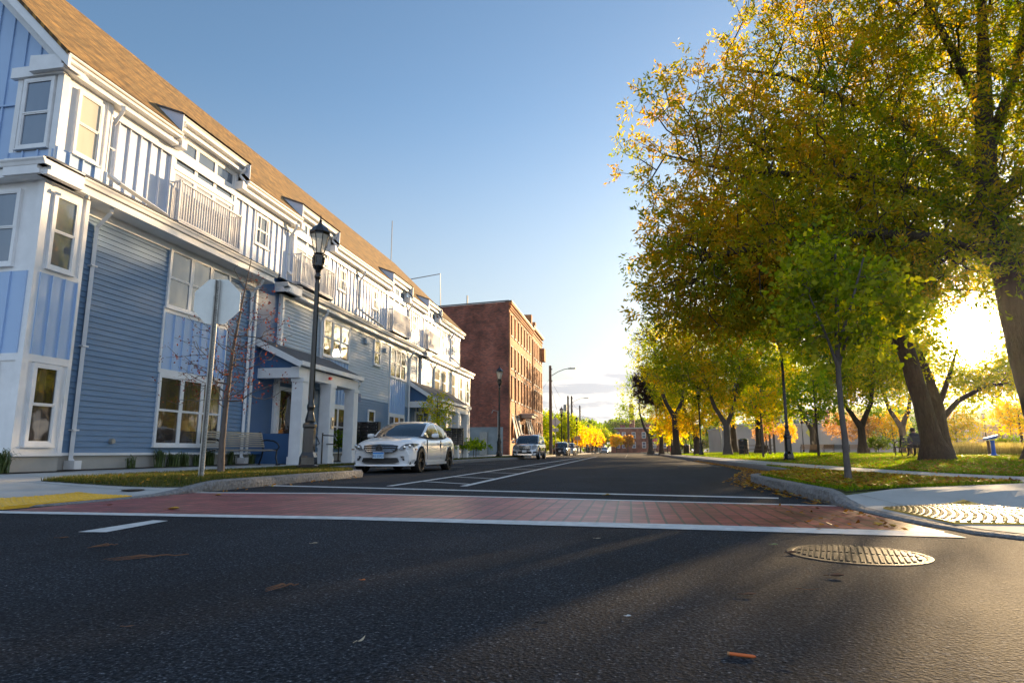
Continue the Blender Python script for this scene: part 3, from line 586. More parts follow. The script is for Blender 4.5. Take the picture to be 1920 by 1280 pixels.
for i,(d0,d1) in enumerate(DOR):
    w0,w1=d0,d1; d0,d1=d0*KM,d1*KM; e0,e1=d0-.2,d1+.2; ze=9.30
    cornice(A,-11.30,ze,e0,e1,'gutter')
    # shed roof of the dormer and its cheeks
    xb=-12.9; zb=ze+.06+(xb+11.3)*-.36; xm=-13.35
    m=MB(); k=.42; xe=-11.3; zk=ze+.05; xx=(8.80-11.22-zk+k*(-xe)*-1)/(1-k) if False else None
    # intersection of z=zk+k*(xe-x) with z=8.80+(-11.22-x)
    xi=(8.80-11.22-zk-k*xe)/(1-k); zi=zk+k*(xe-xi)
    m.add([(xe+.05,e0-.06,zk),(xe+.05,e1+.06,zk),(xi,e1+.06,zi),(xi,e0-.06,zi),(xe+.05,e0-.06,zk-.05),(xe+.05,e1+.06,zk-.05),(xi,e1+.06,zi-.05),(xi,e0-.06,zi-.05)],[(0,1,2,3),(7,6,5,4),(0,3,7,4),(1,5,6,2)])
    dr=obj('dormer_roof',m,M_shing2,A)
    m=MB()
    for y in (e0,e1):
        s=-.03 if y==e0 else .03
        m.add([(-11.24,y,8.82),(-11.24,y,zk-.06),(xi,y,zi-.02),(-11.24,y+s,8.82),(-11.24,y+s,zk-.06),(xi,y+s,zi-.02)],[(0,1,2),(5,4,3),(0,3,4,1),(1,4,5,2)])
    m.box(-11.66,-11.60,d0-.16,d0,8.3,ze-.2); m.box(-11.66,-11.60,d1,d1+.16,8.3,ze-.2)
    split2('dormer_cheek',m,M_bat2,A)
    # french window: transom row + doors + railing
    d0,d1=w0,w1; t=window(A,Fm,d0,d1,8.22,9.20,3,M_gsky,rail=0,casing=.08)
    t=window(A,Fm,d0,d1,6.62,8.16,3,M_gcurt,rail=0,casing=.08,name='balcony_door')
    m=MB(); 
    for a in (d0-.12,d1): m.pbox(Fm,a,a+.12,6.62,9.2,0,.09)
    m.pbox(Fm,d0,d1,8.14,8.24,0,.095); m.pbox(Fm,d0-.12,d1+.12,9.2,9.42,0,.098); obj('trim',m,M_trim,A)
    m=MB(); r0,r1=d0-.02,d1+.02; c=.34
    m.pbox(Fm,r0,r1,7.72,7.77,c-.03,c+.03); m.pbox(Fm,r0,r1,6.66,6.71,c-.025,c+.025); m.pbox(Fm,r0,r1,6.60,6.64,.04,c+.04)
    for a in (r0,r1):
        m.pbox(Fm,a-.03,a+.03,6.64,7.78,c-.03,c+.03); m.pbox(Fm,a-.02,a+.02,7.72,7.76,.0,c); m.pbox(Fm,a-.02,a+.02,6.66,6.70,.0,c)
        for cc in (.08,.16,.24): m.pbox(Fm,a-.012,a+.012,6.7,7.74,cc-.012,cc+.012)
    a=r0+.1
    while a<r1-.05: m.pbox(Fm,a-.013,a+.013,6.7,7.73,c-.013,c+.013); a+=.105
    obj('railing',m,mat('railing_grey',(.50,.51,.56),.5,var=.04),A)
    for y in (e0+.18,e1-.12):
        m=MB(); m.tube([(-11.33,y,ze-.1),(-11.33,y,ze-.2),(-11.48,y,ze-.32),(-11.48,y,ze-.4),(-11.30,y,8.70)],.045,4); obj('downspout',m,M_trim,A)
        m=MB(); m.box(XM,-11.3,y-.1,y+.1,8.44,8.68) ; obj('bracket',m,M_trim,A)
for l,r,mm in ((18.42,19.22,M_gmid),(24.65,25.4,M_gcream),(28.3,29.05,M_gcream),(34.15,34.85,M_gcream),(42.4,43.1,M_gcream)): window(A,Fm,l,r,7.35,8.42 if r<20 else 8.32,1,mm)
# downspouts
downspout(A,XM,11.95,8.5,6.85,-11.3,y2=13.6)
for y,y2 in ((19.95,None),(26.0,28.2),(32.4,None),(41.0,42.4)): downspout(A,XM,y,8.5,6.8,-11.3,y2=y2)
downspout(A,XM,11.83,5.98,.42,-11.2); downspout(A,XM,17.92,5.98,.42,-11.2); downspout(A,-11.6,22.55,5.98,3.9,-11.25,kick=False); downspout(A,-11.6,32.75,5.98,.5,-11.25); downspout(A,-11.6,37.2,5.98,3.6,-11.25,kick=False)
# porches
def porch(y0,y1,xf,zt,ze,ncol):
    """lean-to porch roof on square posts; ridge line on the wall"""
    m=MB(); xw=-11.62 if y0>19.75 else -12.0
    O0,O1=y0-.25,y1+.25
    m.add([(xf+.22,O0,ze),(xf+.22,O1,ze),(xw,O1,zt),(xw,O0,zt),(xf+.22,O0,ze-.06),(xf+.22,O1,ze-.06),(xw,O1,zt-.06),(xw,O0,zt-.06)],[(0,1,2,3),(7,6,5,4),(0,3,7,4),(1,5,6,2),(0,4,5,1)])
    r=obj('porch_roof',m,M_shing2,A)
    m=MB()
    k=(zt-ze)/(xf+.22-xw)
    for y,s in ((O0+.03,-1),(O1-.03,1)):
        m.add([(xf+.24,y,ze-.02),(xw,y,zt-.02),(xw,y,zt-.26),(xf+.24,y,ze-.22),(xf+.24,y+s*.07,ze-.02),(xw,y+s*.07,zt-.02),(xw,y+s*.07,zt-.26),(xf+.24,y+s*.07,ze-.22)],[(0,1,2,3),(4,7,6,5),(0,4,5,1),(3,2,6,7),(0,3,7,4)])
    m.box(xf+.16,xf+.30,O0,O1,ze-.15,ze-.01)      # gutter
    m.box(xf-.16,xf+.12,y0-.1,y1+.1,ze-.52,ze-.18) # beam
    for y in (y0+.06,y1-.2): m.box(xw,xf-.16,y-.14,y+.12,ze-.52,ze-.2)
    m.box(xw,xf+.1,y0,y1,ze-.20,ze-.17)
    obj('fascia',m,M_trim,r)
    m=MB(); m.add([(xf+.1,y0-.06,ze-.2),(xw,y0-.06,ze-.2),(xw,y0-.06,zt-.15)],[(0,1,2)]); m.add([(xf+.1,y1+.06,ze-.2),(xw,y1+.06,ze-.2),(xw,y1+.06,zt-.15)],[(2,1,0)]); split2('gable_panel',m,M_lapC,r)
    for y in ncol:
        m=MB(); m.box(xf-.19,xf+.19,y-.19,y+.19,.1,ze-.52); m.box(xf-.22,xf+.22,y-.22,y+.22,.1,.42); m.box(xf-.22,xf+.22,y-.22,y+.22,ze-.64,ze-.525); obj('column',m,M_trim,r)
    m=MB(); m.tube([(xf+.16,O1-.05,ze-.12),(xf+.16,O1-.05,ze-.3),(xf-.02,O1+.0,ze-.5),(xf-.02,O1,.35)],.055,4); obj('downspout',m,M_trim,r)
    return r
porch(18.75,23.1,-10.35,4.35,3.42,(19.0,20.95,22.9))
porch(33.0,40.5,-10.35,4.4,3.42,(33.3,35.5,38.0,40.2))
# entrance behind porch one: dark blue recess, doors, rails
m=MB(); m.box(-11.98,-11.9,18.95,19.66,.5,3.2); obj('side_light',m,M_trim,A)
for (l,r) in ((19.85,20.9),(34.0,35.2)):
    m=MB(); m.pbox(FX(-11.58),l-.12,l,.5,2.75,0,.06); m.pbox(FX(-11.58),r,r+.12,.5,2.75,0,.06); m.pbox(FX(-11.58),l,r,2.62,2.75,0,.06); o=obj('door_frame',m,M_trim,A)
    m=MB(); m.pbox(FX(-11.58),l,r,.5,2.62,0,.03); d=obj('door',m,M_gdark,o)
    m=MB(); m.pbox(FX(-11.55),l+.08,l+.12,1.3,1.7,0,.05); obj('door_handle',m,M_steel,o)
m=MB(); m.box(-11.95,-10.6,19.2,19.28,.16,1.15); obj('porch_partition',m,M_lapC,A); m=MB(); m.box(-11.55,-11.0,21.2,22.2,.16,.36); obj('door_step',m,M_conc,A)
m=MB(); m.box(-11.0,-10.62,18.9,19.3,.17,.20); 
for y in (19.4,20.6): m.tube([(-10.5,y,1.05),(-10.75,y,1.15),(-11.5,y,1.15),(-11.5,y,.3)],.022,6); m.tube([(-10.5,y,1.05),(-10.4,y,.85),(-10.6,y,.75)],.022,6); m.tube([(-10.62,y,.2),(-10.62,y,1.12)],.02,6)
m.tube([(-10.15,20.3,1.12),(-9.75,20.3,1.10),(-9.65,20.3,.95),(-9.75,20.3,.82),(-10.0,20.3,.82)],.022,6); m.tube([(-10.15,20.3,1.2),(-10.15,20.3,.17)],.025,6)
obj('handrail',m,M_blk,A,smooth=True)
m=MB(); m.box(-10.16,-10.12,20.86,21.04,1.35,1.75); p=obj('intercom',m,M_steel,A); m=MB(); m.box(-10.125,-10.11,20.91,20.99,1.45,1.65); obj('speaker_grille',m,M_plas,p)
m=MB(); m.box(-10.16,-10.08,20.55,20.68,3.02,3.12); obj('alarm_light',m,mat('alarm_red',(.75,.03,.03),.3,var=0),A)
m=MB(); m.lathe([(.0,.0),(.05,.0),(.05,.05),(.03,.09),(0,.1)],10,(-11.0,10.9,5.78),'Z'); m.tube([(-11.55,12.9,.82),(-11.9,12.9,.82)],.06,8); obj('camera_dome',m,M_galv,A,smooth=True)
# antennas on roof
m=MB(); m.tube([(-16.8,43.0,14.2),(-16.8,43.0,17.4)],.035,5); obj('antenna',m,M_galv,A)
# wreath and garland on the door
def garland():
    ms=MB(); fl=MB(); r=random.Random(5)
    for i in range(260):
        t=i/260*2*math.pi; R=.36+r.gauss(0,.03); c=(-11.25+r.uniform(-.05,.05),20.95+R*math.cos(t),1.9+1.25*R*math.sin(t)*1.5)
        (ms if r.random()<.55 else fl).lathe([(0,-.04),(.03,0),(0,.04)],4,c,rot=r.random()*3)
    o=obj('wreath',ms,mat('wreath_green',(.05,.06,.03),.8),label='autumn wreath of orange and red blooms hanging under the near porch',cat='wreath'); obj('flower',fl,mat('wreath_orange',(.75,.16,.03),.6,var=.4,scale=20),o)
garland()
A.location=AO
for c in A.children: c.matrix_parent_inverse=Matrix.Translation(-AO)
# mailboxes
def mailbox(x,y,rz,label,rows,cols,w,h,zb,post):
    t=thing('mailbox_cluster',label,'mailbox',(x,y,zS(x,y)),rz,'black cluster mailboxes beside the apartment house')
    m=MB(); m.box(-w/2,w/2,-.2,.2,zb,zb+h); obj('cabinet',m,M_plas,t)
    m=MB()
    for i in range(cols):
        for j in range(rows): m.box(-w/2+w*(i+.5)/cols-w/cols*.44,-w/2+w*(i+.5)/cols+w/cols*.44,-.215,-.2,zb+.30*h+.7*h*j/rows+.012,zb+.3*h+.7*h*(j+1)/rows-.012)
    for i in range(2): m.box(-w/2+w*i/2+.03,-w/2+w*(i+1)/2-.03,-.215,-.2,zb+.03,zb+.28*h)
    d=obj('door',m,M_blk,t); m=MB()
    for i in range(cols):
        for j in range(rows): m.lathe([(.014,0),(.012,-.008)],8,(-w/2+w*(i+.8)/cols,-.216,zb+.3*h+.7*h*(j+.6)/rows),'Y')
    m.lathe([(.035,0),(.03,-.01)],12,(-w*.3,-.216,zb+.16*h),'Y'); obj('lock',m,M_chrome,t)
    m=MB()
    if post: m.box(-.06,.06,-.06,.06,0,zb)
    else: m.box(-w*.4,w*.4,-.15,.15,0,zb)
    obj('pedestal',m,M_blk,t)
mailbox(-10.9,25.3,rad(8),'larger black cluster mailbox standing behind the white sedan',6,4,1.45,1.25,.35,False)
mailbox(-9.8,35.4,rad(8),'smaller black cluster mailbox on a single post nearer the brick mill',6,4,1.2,.95,.75,True)
# ================================================================ brick mill
B=thing('brick_mill','four storey old red brick mill building beyond the blue house','building',(0,0,0))
def holed(mb,fr,a0,a1,z0,z1,holes,depth=.22):
    As=sorted({a0,a1,*[h[0] for h in holes],*[h[1] for h in holes]}); Zs=sorted({z0,z1,*[h[2] for h in holes],*[h[3] for h in holes]})
    for i in range(len(As)-1):
        for j in range(len(Zs)-1):
            ca,cz=(As[i]+As[i+1])/2,(Zs[j]+Zs[j+1])/2
            if any(h[0]<ca<h[1] and h[2]<cz<h[3] for h in holes): continue
            mb.pq(fr,[(As[i],Zs[j],0),(As[i+1],Zs[j],0),(As[i+1],Zs[j+1],0),(As[i],Zs[j+1],0)])
    for l,r,b,t in holes:
        mb.pq(fr,[(l,b,0),(l,t,0),(l,t,-depth),(l,b,-depth)]); mb.pq(fr,[(r,b,0),(r,b,-depth),(r,t,-depth),(r,t,0)]); mb.pq(fr,[(l,t,0),(r,t,0),(r,t,-depth),(l,t,-depth)]); mb.pq(fr,[(l,b,0),(l,b,-depth),(r,b,-depth),(r,b,0)])
FB=FX(-12.0); rows=[(12.7,14.9),(9.2,11.5),(5.9,8.4)]
cen=[66.1+2.15*i for i in range(7)]+[82.9+1.75*i for i in range(5)]
holes=[(c-.48,c+.48,b,t) for c in cen for b,t in rows]
gr=[(66.3,67.2),(68.2,69.1),(70.0,70.9),(75.6,76.5),(77.2,78.1),(79.0,79.9),(84,84.8),(86,86.8),(88,88.8)]
holes+=[(l,r,1.9,4.3) for l,r in gr]+[(72.2,74.4,.1,3.6),(81.6,82.8,.1,3.2)]
m=MB(); holed(m,FB,64.6,81.3,0,16.1,[h for h in holes if h[1]<81.3]); obj('street_wall',m,M_brick2,B,fixn=False)
m=MB(); holed(m,FB,81.3,91,0,16.6,[h for h in holes if h[0]>81.3]); obj('street_wall',m,M_brick2,B,fixn=False)
m=MB(); S_=FY(64.6); m.pq(S_,[(-24,0,0),(-12,0,0),(-12,16.1,0),(-24,15.6,0)]); m.box(-24,-12.4,64.9,91,0,15.2); m.pq(((0,91,0),(1,0,0),(0,1,0)),[(-24,0,0),(-12,0,0),(-12,16.6,0),(-24,16.6,0)]); obj('side_wall',m,M_brick,B,fixn=False)
m=MB(); m.pbox(S_,-23.8,-12.6,0,3.0,0,.06); obj('rendered_base',m,M_grey,B)
m=MB(); m.box(-17.2,-17.1,64.3,64.52,3.05,3.1);m.box(-15.0,-14.2,64.40,64.53,.2,2.5); m.tube([(-13.1,64.45,.1),(-13.1,64.45,4.6),(-13.6,64.4,4.7),(-13.75,64.4,4.4)],.05,6); obj('service_pipe',m,M_galv,B)
m=MB(); m.tube([(-19.5,64.7,15.5),(-19.6,64.7,19.5),(-25,64.7,18.8)],.06,5); m.tube([(-16.6,64.9,15.8),(-16.6,64.9,17.0)],.09,5); obj('roof_mast',m,M_galv,B)
m=MB(); # cornice courses and coping
for z0,z1,c in ((15.0,15.12,.06),(15.3,15.42,.12),(15.6,15.72,.20),(15.85,16.1,.3)): m.pbox(FB,64.6,81.1,z0,z1,0,c)
for z0,z1,c in ((15.5,15.62,.06),(15.9,16.02,.14),(16.35,16.6,.25)): m.pbox(FB,81.5,91,z0,z1,0,c)
for a in (64.6,81.1): m.pbox(FB,a,a+.4,0.05,14.9,0,.12)
for k in range(38): m.pbox(FB,64.9+k*.43,65.1+k*.43,15.42,15.6,.0,.16)
m.box(-13.2,-12.1,81.2,82.0,16.6,18.2); m.box(-13.3,-12.1,84.8,85.5,16.6,17.9); m.box(-12.3,-11.5,89.5,91.05,13.2,15.0); obj('brick_cornice',m,M_brick2,B)
m=MB(); m.pbox(FB,64.5,81.2,16.1,16.2,-.4,.34); m.pbox(FB,81.2,91.1,16.6,16.7,-.4,.3)
m.pq(S_,[(-24,15.6,.08),(-12,16.1,.08),(-12,16.25,.08),(-24,15.75,.08)]); obj('coping',m,mat('coping_metal',(.10,.09,.085),.6),B)
for l,r,b,t in holes:
    if t<3.7 : 
        m=MB(); m.pbox(FB,l,r,b,t,-.2,-.15); obj('door',m,M_gdark,B); continue
    m=MB(); m.pbox(FB,l-.12,r+.12,b-.16,b,-.05,.09); m.pbox(FB,l-.08,r+.08,t,t+.12,-.02,.05); w=None
    fr_=MB(); 
    for q in ((l,l+.08,b,t),(r-.08,r,b,t),(l+.08,r-.08,b,b+.08),(l+.08,r-.08,t-.08,t),(l+.08,r-.08,(b+t)/2-.04,(b+t)/2+.04)): fr_.pbox(FB,*q,-.20,-.13)
    w=obj('window',fr_,M_stone,B); obj('sill',m,M_stone,w); m=MB(); m.pq(FB,[(l,b,-.17),(r,b,-.17),(r,t,-.17),(l,t,-.17)]); obj('pane',m,M_gdark,w,fixn=False)
for l,r in gr[:6]: # slanted awning panels over the ground floor windows
    m=MB(); m.add([(-11.98,l-.05,4.2),(-11.98,r+.05,4.2),(-11.45,r+.05,1.9),(-11.45,l-.05,1.9),(-12.0,l-.05,4.1),(-12.0,r+.05,4.1),(-11.5,r+.05,1.85),(-11.5,l-.05,1.85)],[(0,1,2,3),(7,6,5,4),(0,3,7,4),(1,5,6,2),(2,6,7,3)]); obj('awning_panel',m,M_stone,B)
m=MB(); m.box(-12.0,-10.5,71.6,75.2,4.6,4.75); m.box(-11.9,-10.7,71.8,75,4.3,4.6); obj('canopy',m,M_stone,B)
for c in B.children: c.matrix_parent_inverse=Matrix.Translation(Vector((12,-64.6,0)))
B.location=(-12,64.6,0)
# ================================================================ far buildings
def block(name,label,x0,x1,y0,y1,h,m,wins,face='Y',group=None,mw=None,roofm=None):
    t=thing(name,label,'building',((x0+x1)/2,y0,0),0,group); T=Matrix.Translation(-t.location)
    b=MB(); b.box(x0,x1,y0,y1,-.05,h); o=obj('wall',b,m,t); o.matrix_parent_inverse=T
    b=MB(); b.box(x0-.15,x1+.15,y0-.15,y1+.15,h,h+.35); o=obj('roof',b,roofm or M_stone,t); o.matrix_parent_inverse=T
    for l,r,z0,z1 in wins:
        fr=FY(y0); f=MB()
        for q in ((l,l+.1,z0,z1),(r-.1,r,z0,z1),(l+.1,r-.1,z0,z0+.1),(l+.1,r-.1,z1-.1,z1),(l+.1,r-.1,(z0+z1)/2-.04,(z0+z1)/2+.04)): f.pbox(fr,*q,0,.08)
        w=obj('window',f,M_trim,t); w.matrix_parent_inverse=T; p=MB(); p.pq(fr,[(l+.1,z0+.1,.03),(r-.1,z0+.1,.03),(r-.1,z1-.1,.03),(l+.1,z1-.1,.03)]); p=obj('pane',p,mw or M_gsky,w,fixn=False)
    return t
wn=[(x,x+1.3,z,z+2.1) for x in (-4.5,-2.4,1,4.5,8,11.5) for z in (1.6,5.0)]
block('brick_block','red brick two storey block with white windows at the end of the street','',1,2,3,4,M_brick,[]) if False else None
t=block('brick_block','red brick block with grey roof band closing the far end of the street',-6.3,15,232,250,8.4,M_brick,wn)
m=MB(); m.lathe([(1.0,0),(.8,9)],10,(1.2,236,8.4)); m.box(6,8.6,234,238,8.7,10); m.box(-3,-1.2,234,238,8.7,9.8); o=obj('chimney',m,M_brick,t); o.matrix_parent_inverse=Matrix.Translation(-t.location)
block('white_house','pale green house partly behind trees at the far end of the street',-13,-8,205,215,6,M_stone,[(-12,-11,1,3),(-10.5,-9.5,1,3),(-12,-11,4,5.4)])
block('warehouse','long low beige windowless warehouse behind the park trees',17.5,57,118,150,4.9,mat('warehouse_render',(.42,.37,.33),.85,var=.12,scale=.15,bump=.1),[])
block('mill_block','dark red brick mill with green windows rising over the warehouse roof',33,44.5,155,175,9.6,M_brick,[(x,x+1.5,6.3,8.6) for x in (34,36.6,39.2,41.8)],mw=mat('green_shutter',(.08,.16,.12),.6))
block('grey_house','grey flat roofed hall seen right of the leaning trunk',60,84,118,130,4.6,mat('hall_render',(.36,.30,.27),.85,var=.1,scale=.2),[])
block('white_cottage','small white building behind the leaning trunk',62,67,150,158,8.8,M_trim,[(63,64.2,5.5,7.2)])
# ================================================================ trees
LM={}
LM['ash']=leafmat('leaf_ash',[(0,(.075,.12,.010)),(.42,(.21,.205,.012)),(.74,(.34,.225,.016)),(1,(.47,.26,.03))],.54)
LM['maple']=leafmat('leaf_maple',[(0,(.08,.13,.008)),(.5,(.22,.25,.014)),(.8,(.42,.34,.018)),(1,(.52,.32,.02))],.6)
LM['linden']=leafmat('leaf_linden',[(0,(.07,.11,.010)),(.5,(.18,.20,.014)),(.80,(.34,.32,.025)),(1,(.58,.44,.03))],.54)
LM['dark']=leafmat('leaf_dark',[(0,(.018,.014,.012)),(1,(.045,.026,.022))],.3)
LM['red']=leafmat('leaf_red',[(0,(.05,.014,.008)),(.6,(.13,.032,.014)),(1,(.30,.09,.03))],.22)
LM['orange']=leafmat('leaf_orange',[(0,(.24,.12,.02)),(.5,(.36,.19,.03)),(.85,(.48,.27,.10)),(1,(.52,.32,.15))],.35)
LM['green']=leafmat('leaf_green',[(0,(.05,.10,.010)),(.6,(.15,.21,.014)),(1,(.32,.31,.02))],.58)
def grow(base,trunk,blobs,n_attr,rng,step=.5,alpha=.30,skirt=.35,tipr=.008,pw=2.3):
    """trunk: list of polylines [(x,y,z,r)...]; first starts at ground. returns nodes, parents, radii, tip list"""
    P=[];par=[];R0=[];PL=[]
    def addn(p,q,r=0): P.append(p);par.append(q);R0.append(r);PL.append(0 if q<0 else PL[q]+np.linalg.norm(p-P[q])*.5);return len(P)-1
    for ti,t in enumerate(trunk):
        t=[np.array(q,float) for q in t]; last=-1
        if ti>0: last=int(np.argmin([np.linalg.norm(t[0][:3]-p) for p in P]))
        else: last=addn(t[0][:3],-1,t[0][3])
        st=t[0] if ti==0 else np.array([*P[last],t[0][3]])
        for q in t[1:]:
            k=max(1,int(np.linalg.norm(q[:3]-st[:3])/step))
            for j in range(1,k+1):
                w=j/k; c=st*(1-w)+q*w; last=addn(c[:3]+rng.normal(0,.02*step,3)*(q[3]>.02),last,c[3])
            st=q
    ntr=len(P); A=[]
    vol=np.array([b[3]*b[4]*b[5] for b in blobs])**.75; vol/=vol.sum()
    for b,v in zip(blobs,vol):
        k=int(n_attr*v)+3; u=rng.normal(size=(k,3)); u/=np.linalg.norm(u,axis=1)[:,None]; r=rng.random(k)**(skirt); r*=1+.10*np.sin(u[:,0]*5+u[:,2]*7+b[0])+rng.normal(0,.05,k)
        A.append(np.array(b[:3])+u*r[:,None]*np.array(b[3:6]))
    A=np.concatenate(A); A=A[A[:,2]>base[2]+.6]
    T=np.array(P); lo=T[:,2]>base[2]+(1.2 if len(T)>8 else .2)
    d0=np.array([np.min(np.linalg.norm(T[lo]-a,axis=1)) for a in A]); order=np.argsort(d0); tips=[]
    cap=len(P)+len(A)*int(40/step*step+14); NP=np.zeros((max(cap,20000),3)); NP[:len(P)]=T; NL=np.zeros(len(NP)); NL[:len(P)]=PL; NL[:len(P)][~lo]=1e3
    for i in order:
        a=A[i]; n=len(P); D=np.linalg.norm(NP[:n]-a,axis=1); j=int(np.argmin(D+alpha*NL[:n]))
        d=D[j]; k=max(1,int(d/step)); last=j; s=NP[j].copy(); up=min(.12*d,.5)
        side=rng.normal(0,.05*d,3)
        for q in range(1,k+1):
            w=q/k; c=s*(1-w)+a*w; c=c+side*math.sin(w*math.pi)+np.array([0,0,-up*math.sin(w*math.pi)*.6])
            if n>=len(NP)-50: break
            P.append(c);par.append(last);R0.append(0);NP[len(P)-1]=c; NL[len(P)-1]=NL[last]+np.linalg.norm(c-NP[last]); PL.append(0); last=len(P)-1
        tips.append(last)
    n=len(P); P=np.array(P); par=np.array(par); cnt=np.zeros(n); cnt[tips]=1
    for i in range(n-1,0,-1):
        if par[i]>=0: cnt[par[i]]+=cnt[i]
    R=tipr*np.maximum(cnt,1)**(1/pw); R=np.maximum(R,R0)
    return P,par,R,np.array(tips),ntr
def limbs(P,par,R,rmin=0):
    n=len(P); kids=[[] for _ in range(n)]
    for i in range(1,n): kids[par[i]].append(i)
    V=[];F=[];off=0
    stack=[(0,None)]
    while stack:
        s,fr=stack.pop(); chain=[s] if fr is None else [fr,s]
        c=s
        while kids[c]:
            ks=sorted(kids[c],key=lambda k:-R[k]); 
            for k in ks[1:]: stack.append((k,c))
            c=ks[0]; chain.append(c)
        rs=[R[k] for k in chain]
        if fr is not None: rs[0]=min(rs[0],rs[1]*1.3)
        if max(rs)<rmin or len(chain)<2: continue
        pts=P[chain]; rm=max(rs); m=4 if rm<.03 else 6 if rm<.1 else 10 if rm<.3 else 16
        d=np.gradient(pts,axis=0); d/=np.linalg.norm(d,axis=1)[:,None]+1e-9
        ref=np.array([.3,.9,.1]) if abs(d[0][2])>.5 else np.array([0,0,1.]); ang=np.arange(m)*2*np.pi/m
        e1=np.cross(d,ref); e1/=np.linalg.norm(e1,axis=1)[:,None]+1e-9; e2=np.cross(d,e1)
        rr=np.array(rs)[:,None]*(1+(.07*np.sin(ang*3+pts[0][0])[None,:] if rm>.15 else 0))
        ring=pts[:,None,:]+(e1[:,None,:]*np.cos(ang)[None,:,None]+e2[:,None,:]*np.sin(ang)[None,:,None])*rr[:,:,None]
        V.append(ring.reshape(-1,3)); L=len(chain); a=np.arange(L-1)[:,None]*m; k=np.arange(m)[None,:]; k2=(k+1)%m
        F.append(np.stack([a+k,a+k2,a+m+k2,a+m+k],-1).reshape(-1,4)+off); off+=L*m
    return np.concatenate(V),np.concatenate(F)
def foliage(tips,dirs,nleaf,ll,lw,spread,rng,base_var,droop=.3,sprig=4,six=False):
    """leaves set along short sprigs around each twig tip"""
    K=len(tips); N=K*nleaf; idx=np.repeat(np.arange(K),nleaf)
    sd=rng.normal(size=(K,sprig,3))+dirs[:,None,:]*1.1; sd[...,2]+= .1; sd/=np.linalg.norm(sd,axis=2)[...,None]
    pick=rng.integers(0,sprig,N); D=sd[idx,pick]; t=rng.random(N)**.7*spread
    C=tips[idx]+D*t[:,None]+rng.normal(0,spread*.10,(N,3))
    ax=D+rng.normal(0,.75,(N,3)); ax[:,2]-=droop; ax/=np.linalg.norm(ax,axis=1)[:,None]
    nn=rng.normal(size=(N,3)); nn[:,2]+=.5; w=np.cross(ax,nn); w/=np.linalg.norm(w,axis=1)[:,None]+1e-9
    s=rng.uniform(.65,1.2,N)[:,None]; ax=ax*ll*s; w=w*lw*s*.5; up=np.cross(ax,w); up/=np.linalg.norm(up,axis=1)[:,None]+1e-9
    if six:
        V=np.stack([C,C+ax*.25+w,C+ax*.65+w*.8,C+ax-up*ll*.12,C+ax*.65-w*.8,C+ax*.25-w],1); F=np.arange(N*6).reshape(N,6)
    else:
        V=np.stack([C,C+ax*.45+w,C+ax-up*ll*.1,C+ax*.45-w],1); F=np.arange(N*4).reshape(N,4)
    var=np.clip(base_var[idx]+rng.normal(0,.16,N),0,1)
    return V.reshape(-1,3),F,var
def tree(name,label,base,trunk,blobs,n_attr,leaf,nleaf,ll,lw,spread,seed,bark=None,group=None,cat='tree',bare=0.0,varf=None,alpha=.30,step=.5,skirt=.35,tipr=.008,flare=0,six=False,pw=2.3,rmin=0,part='crown',sprig=4):
    rng=np.random.default_rng(seed); b=np.array(base,float)
    P,par,R,tips,ntr=grow(b,trunk,blobs,n_attr,rng,step,alpha,skirt,tipr,pw)
    if flare:
        h=P[:,2]-b[2]; R=R*(1+flare*np.exp(-np.maximum(h,0)/.35)*(R>.1))
    t=thing(name,label,cat,tuple(base),0,group); bv=b
    V,F=limbs(P-bv,par,R,rmin); npmesh('trunk',V,F,bark or M_bark,t,smooth=True)
    if leaf:
        tp=P[tips]; keep=rng.random(len(tp))>bare; pp=par[tips]; d=tp-P[pp]; d/=np.linalg.norm(d,axis=1)[:,None]+1e-9; tp=tp[keep]; d=d[keep]
        bvv=(varf(tp) if varf else np.full(len(tp),.45))+rng.normal(0,.16,len(tp))
        V,F,var=foliage(tp-bv,d,nleaf,ll,lw,spread,rng,bvv,six=six,sprig=sprig)
        npmesh(part,V,F,LM[leaf],t,var=var)
    return t
def ashvar(p): return np.clip(.34+.07*(9-p[:,0])*.5+.015*(p[:,2]-9)+.22*np.sin(p[:,0]*1.7+p[:,2]*1.3)*np.sin(p[:,1]*1.1+1),.05,.95)
Z=zR
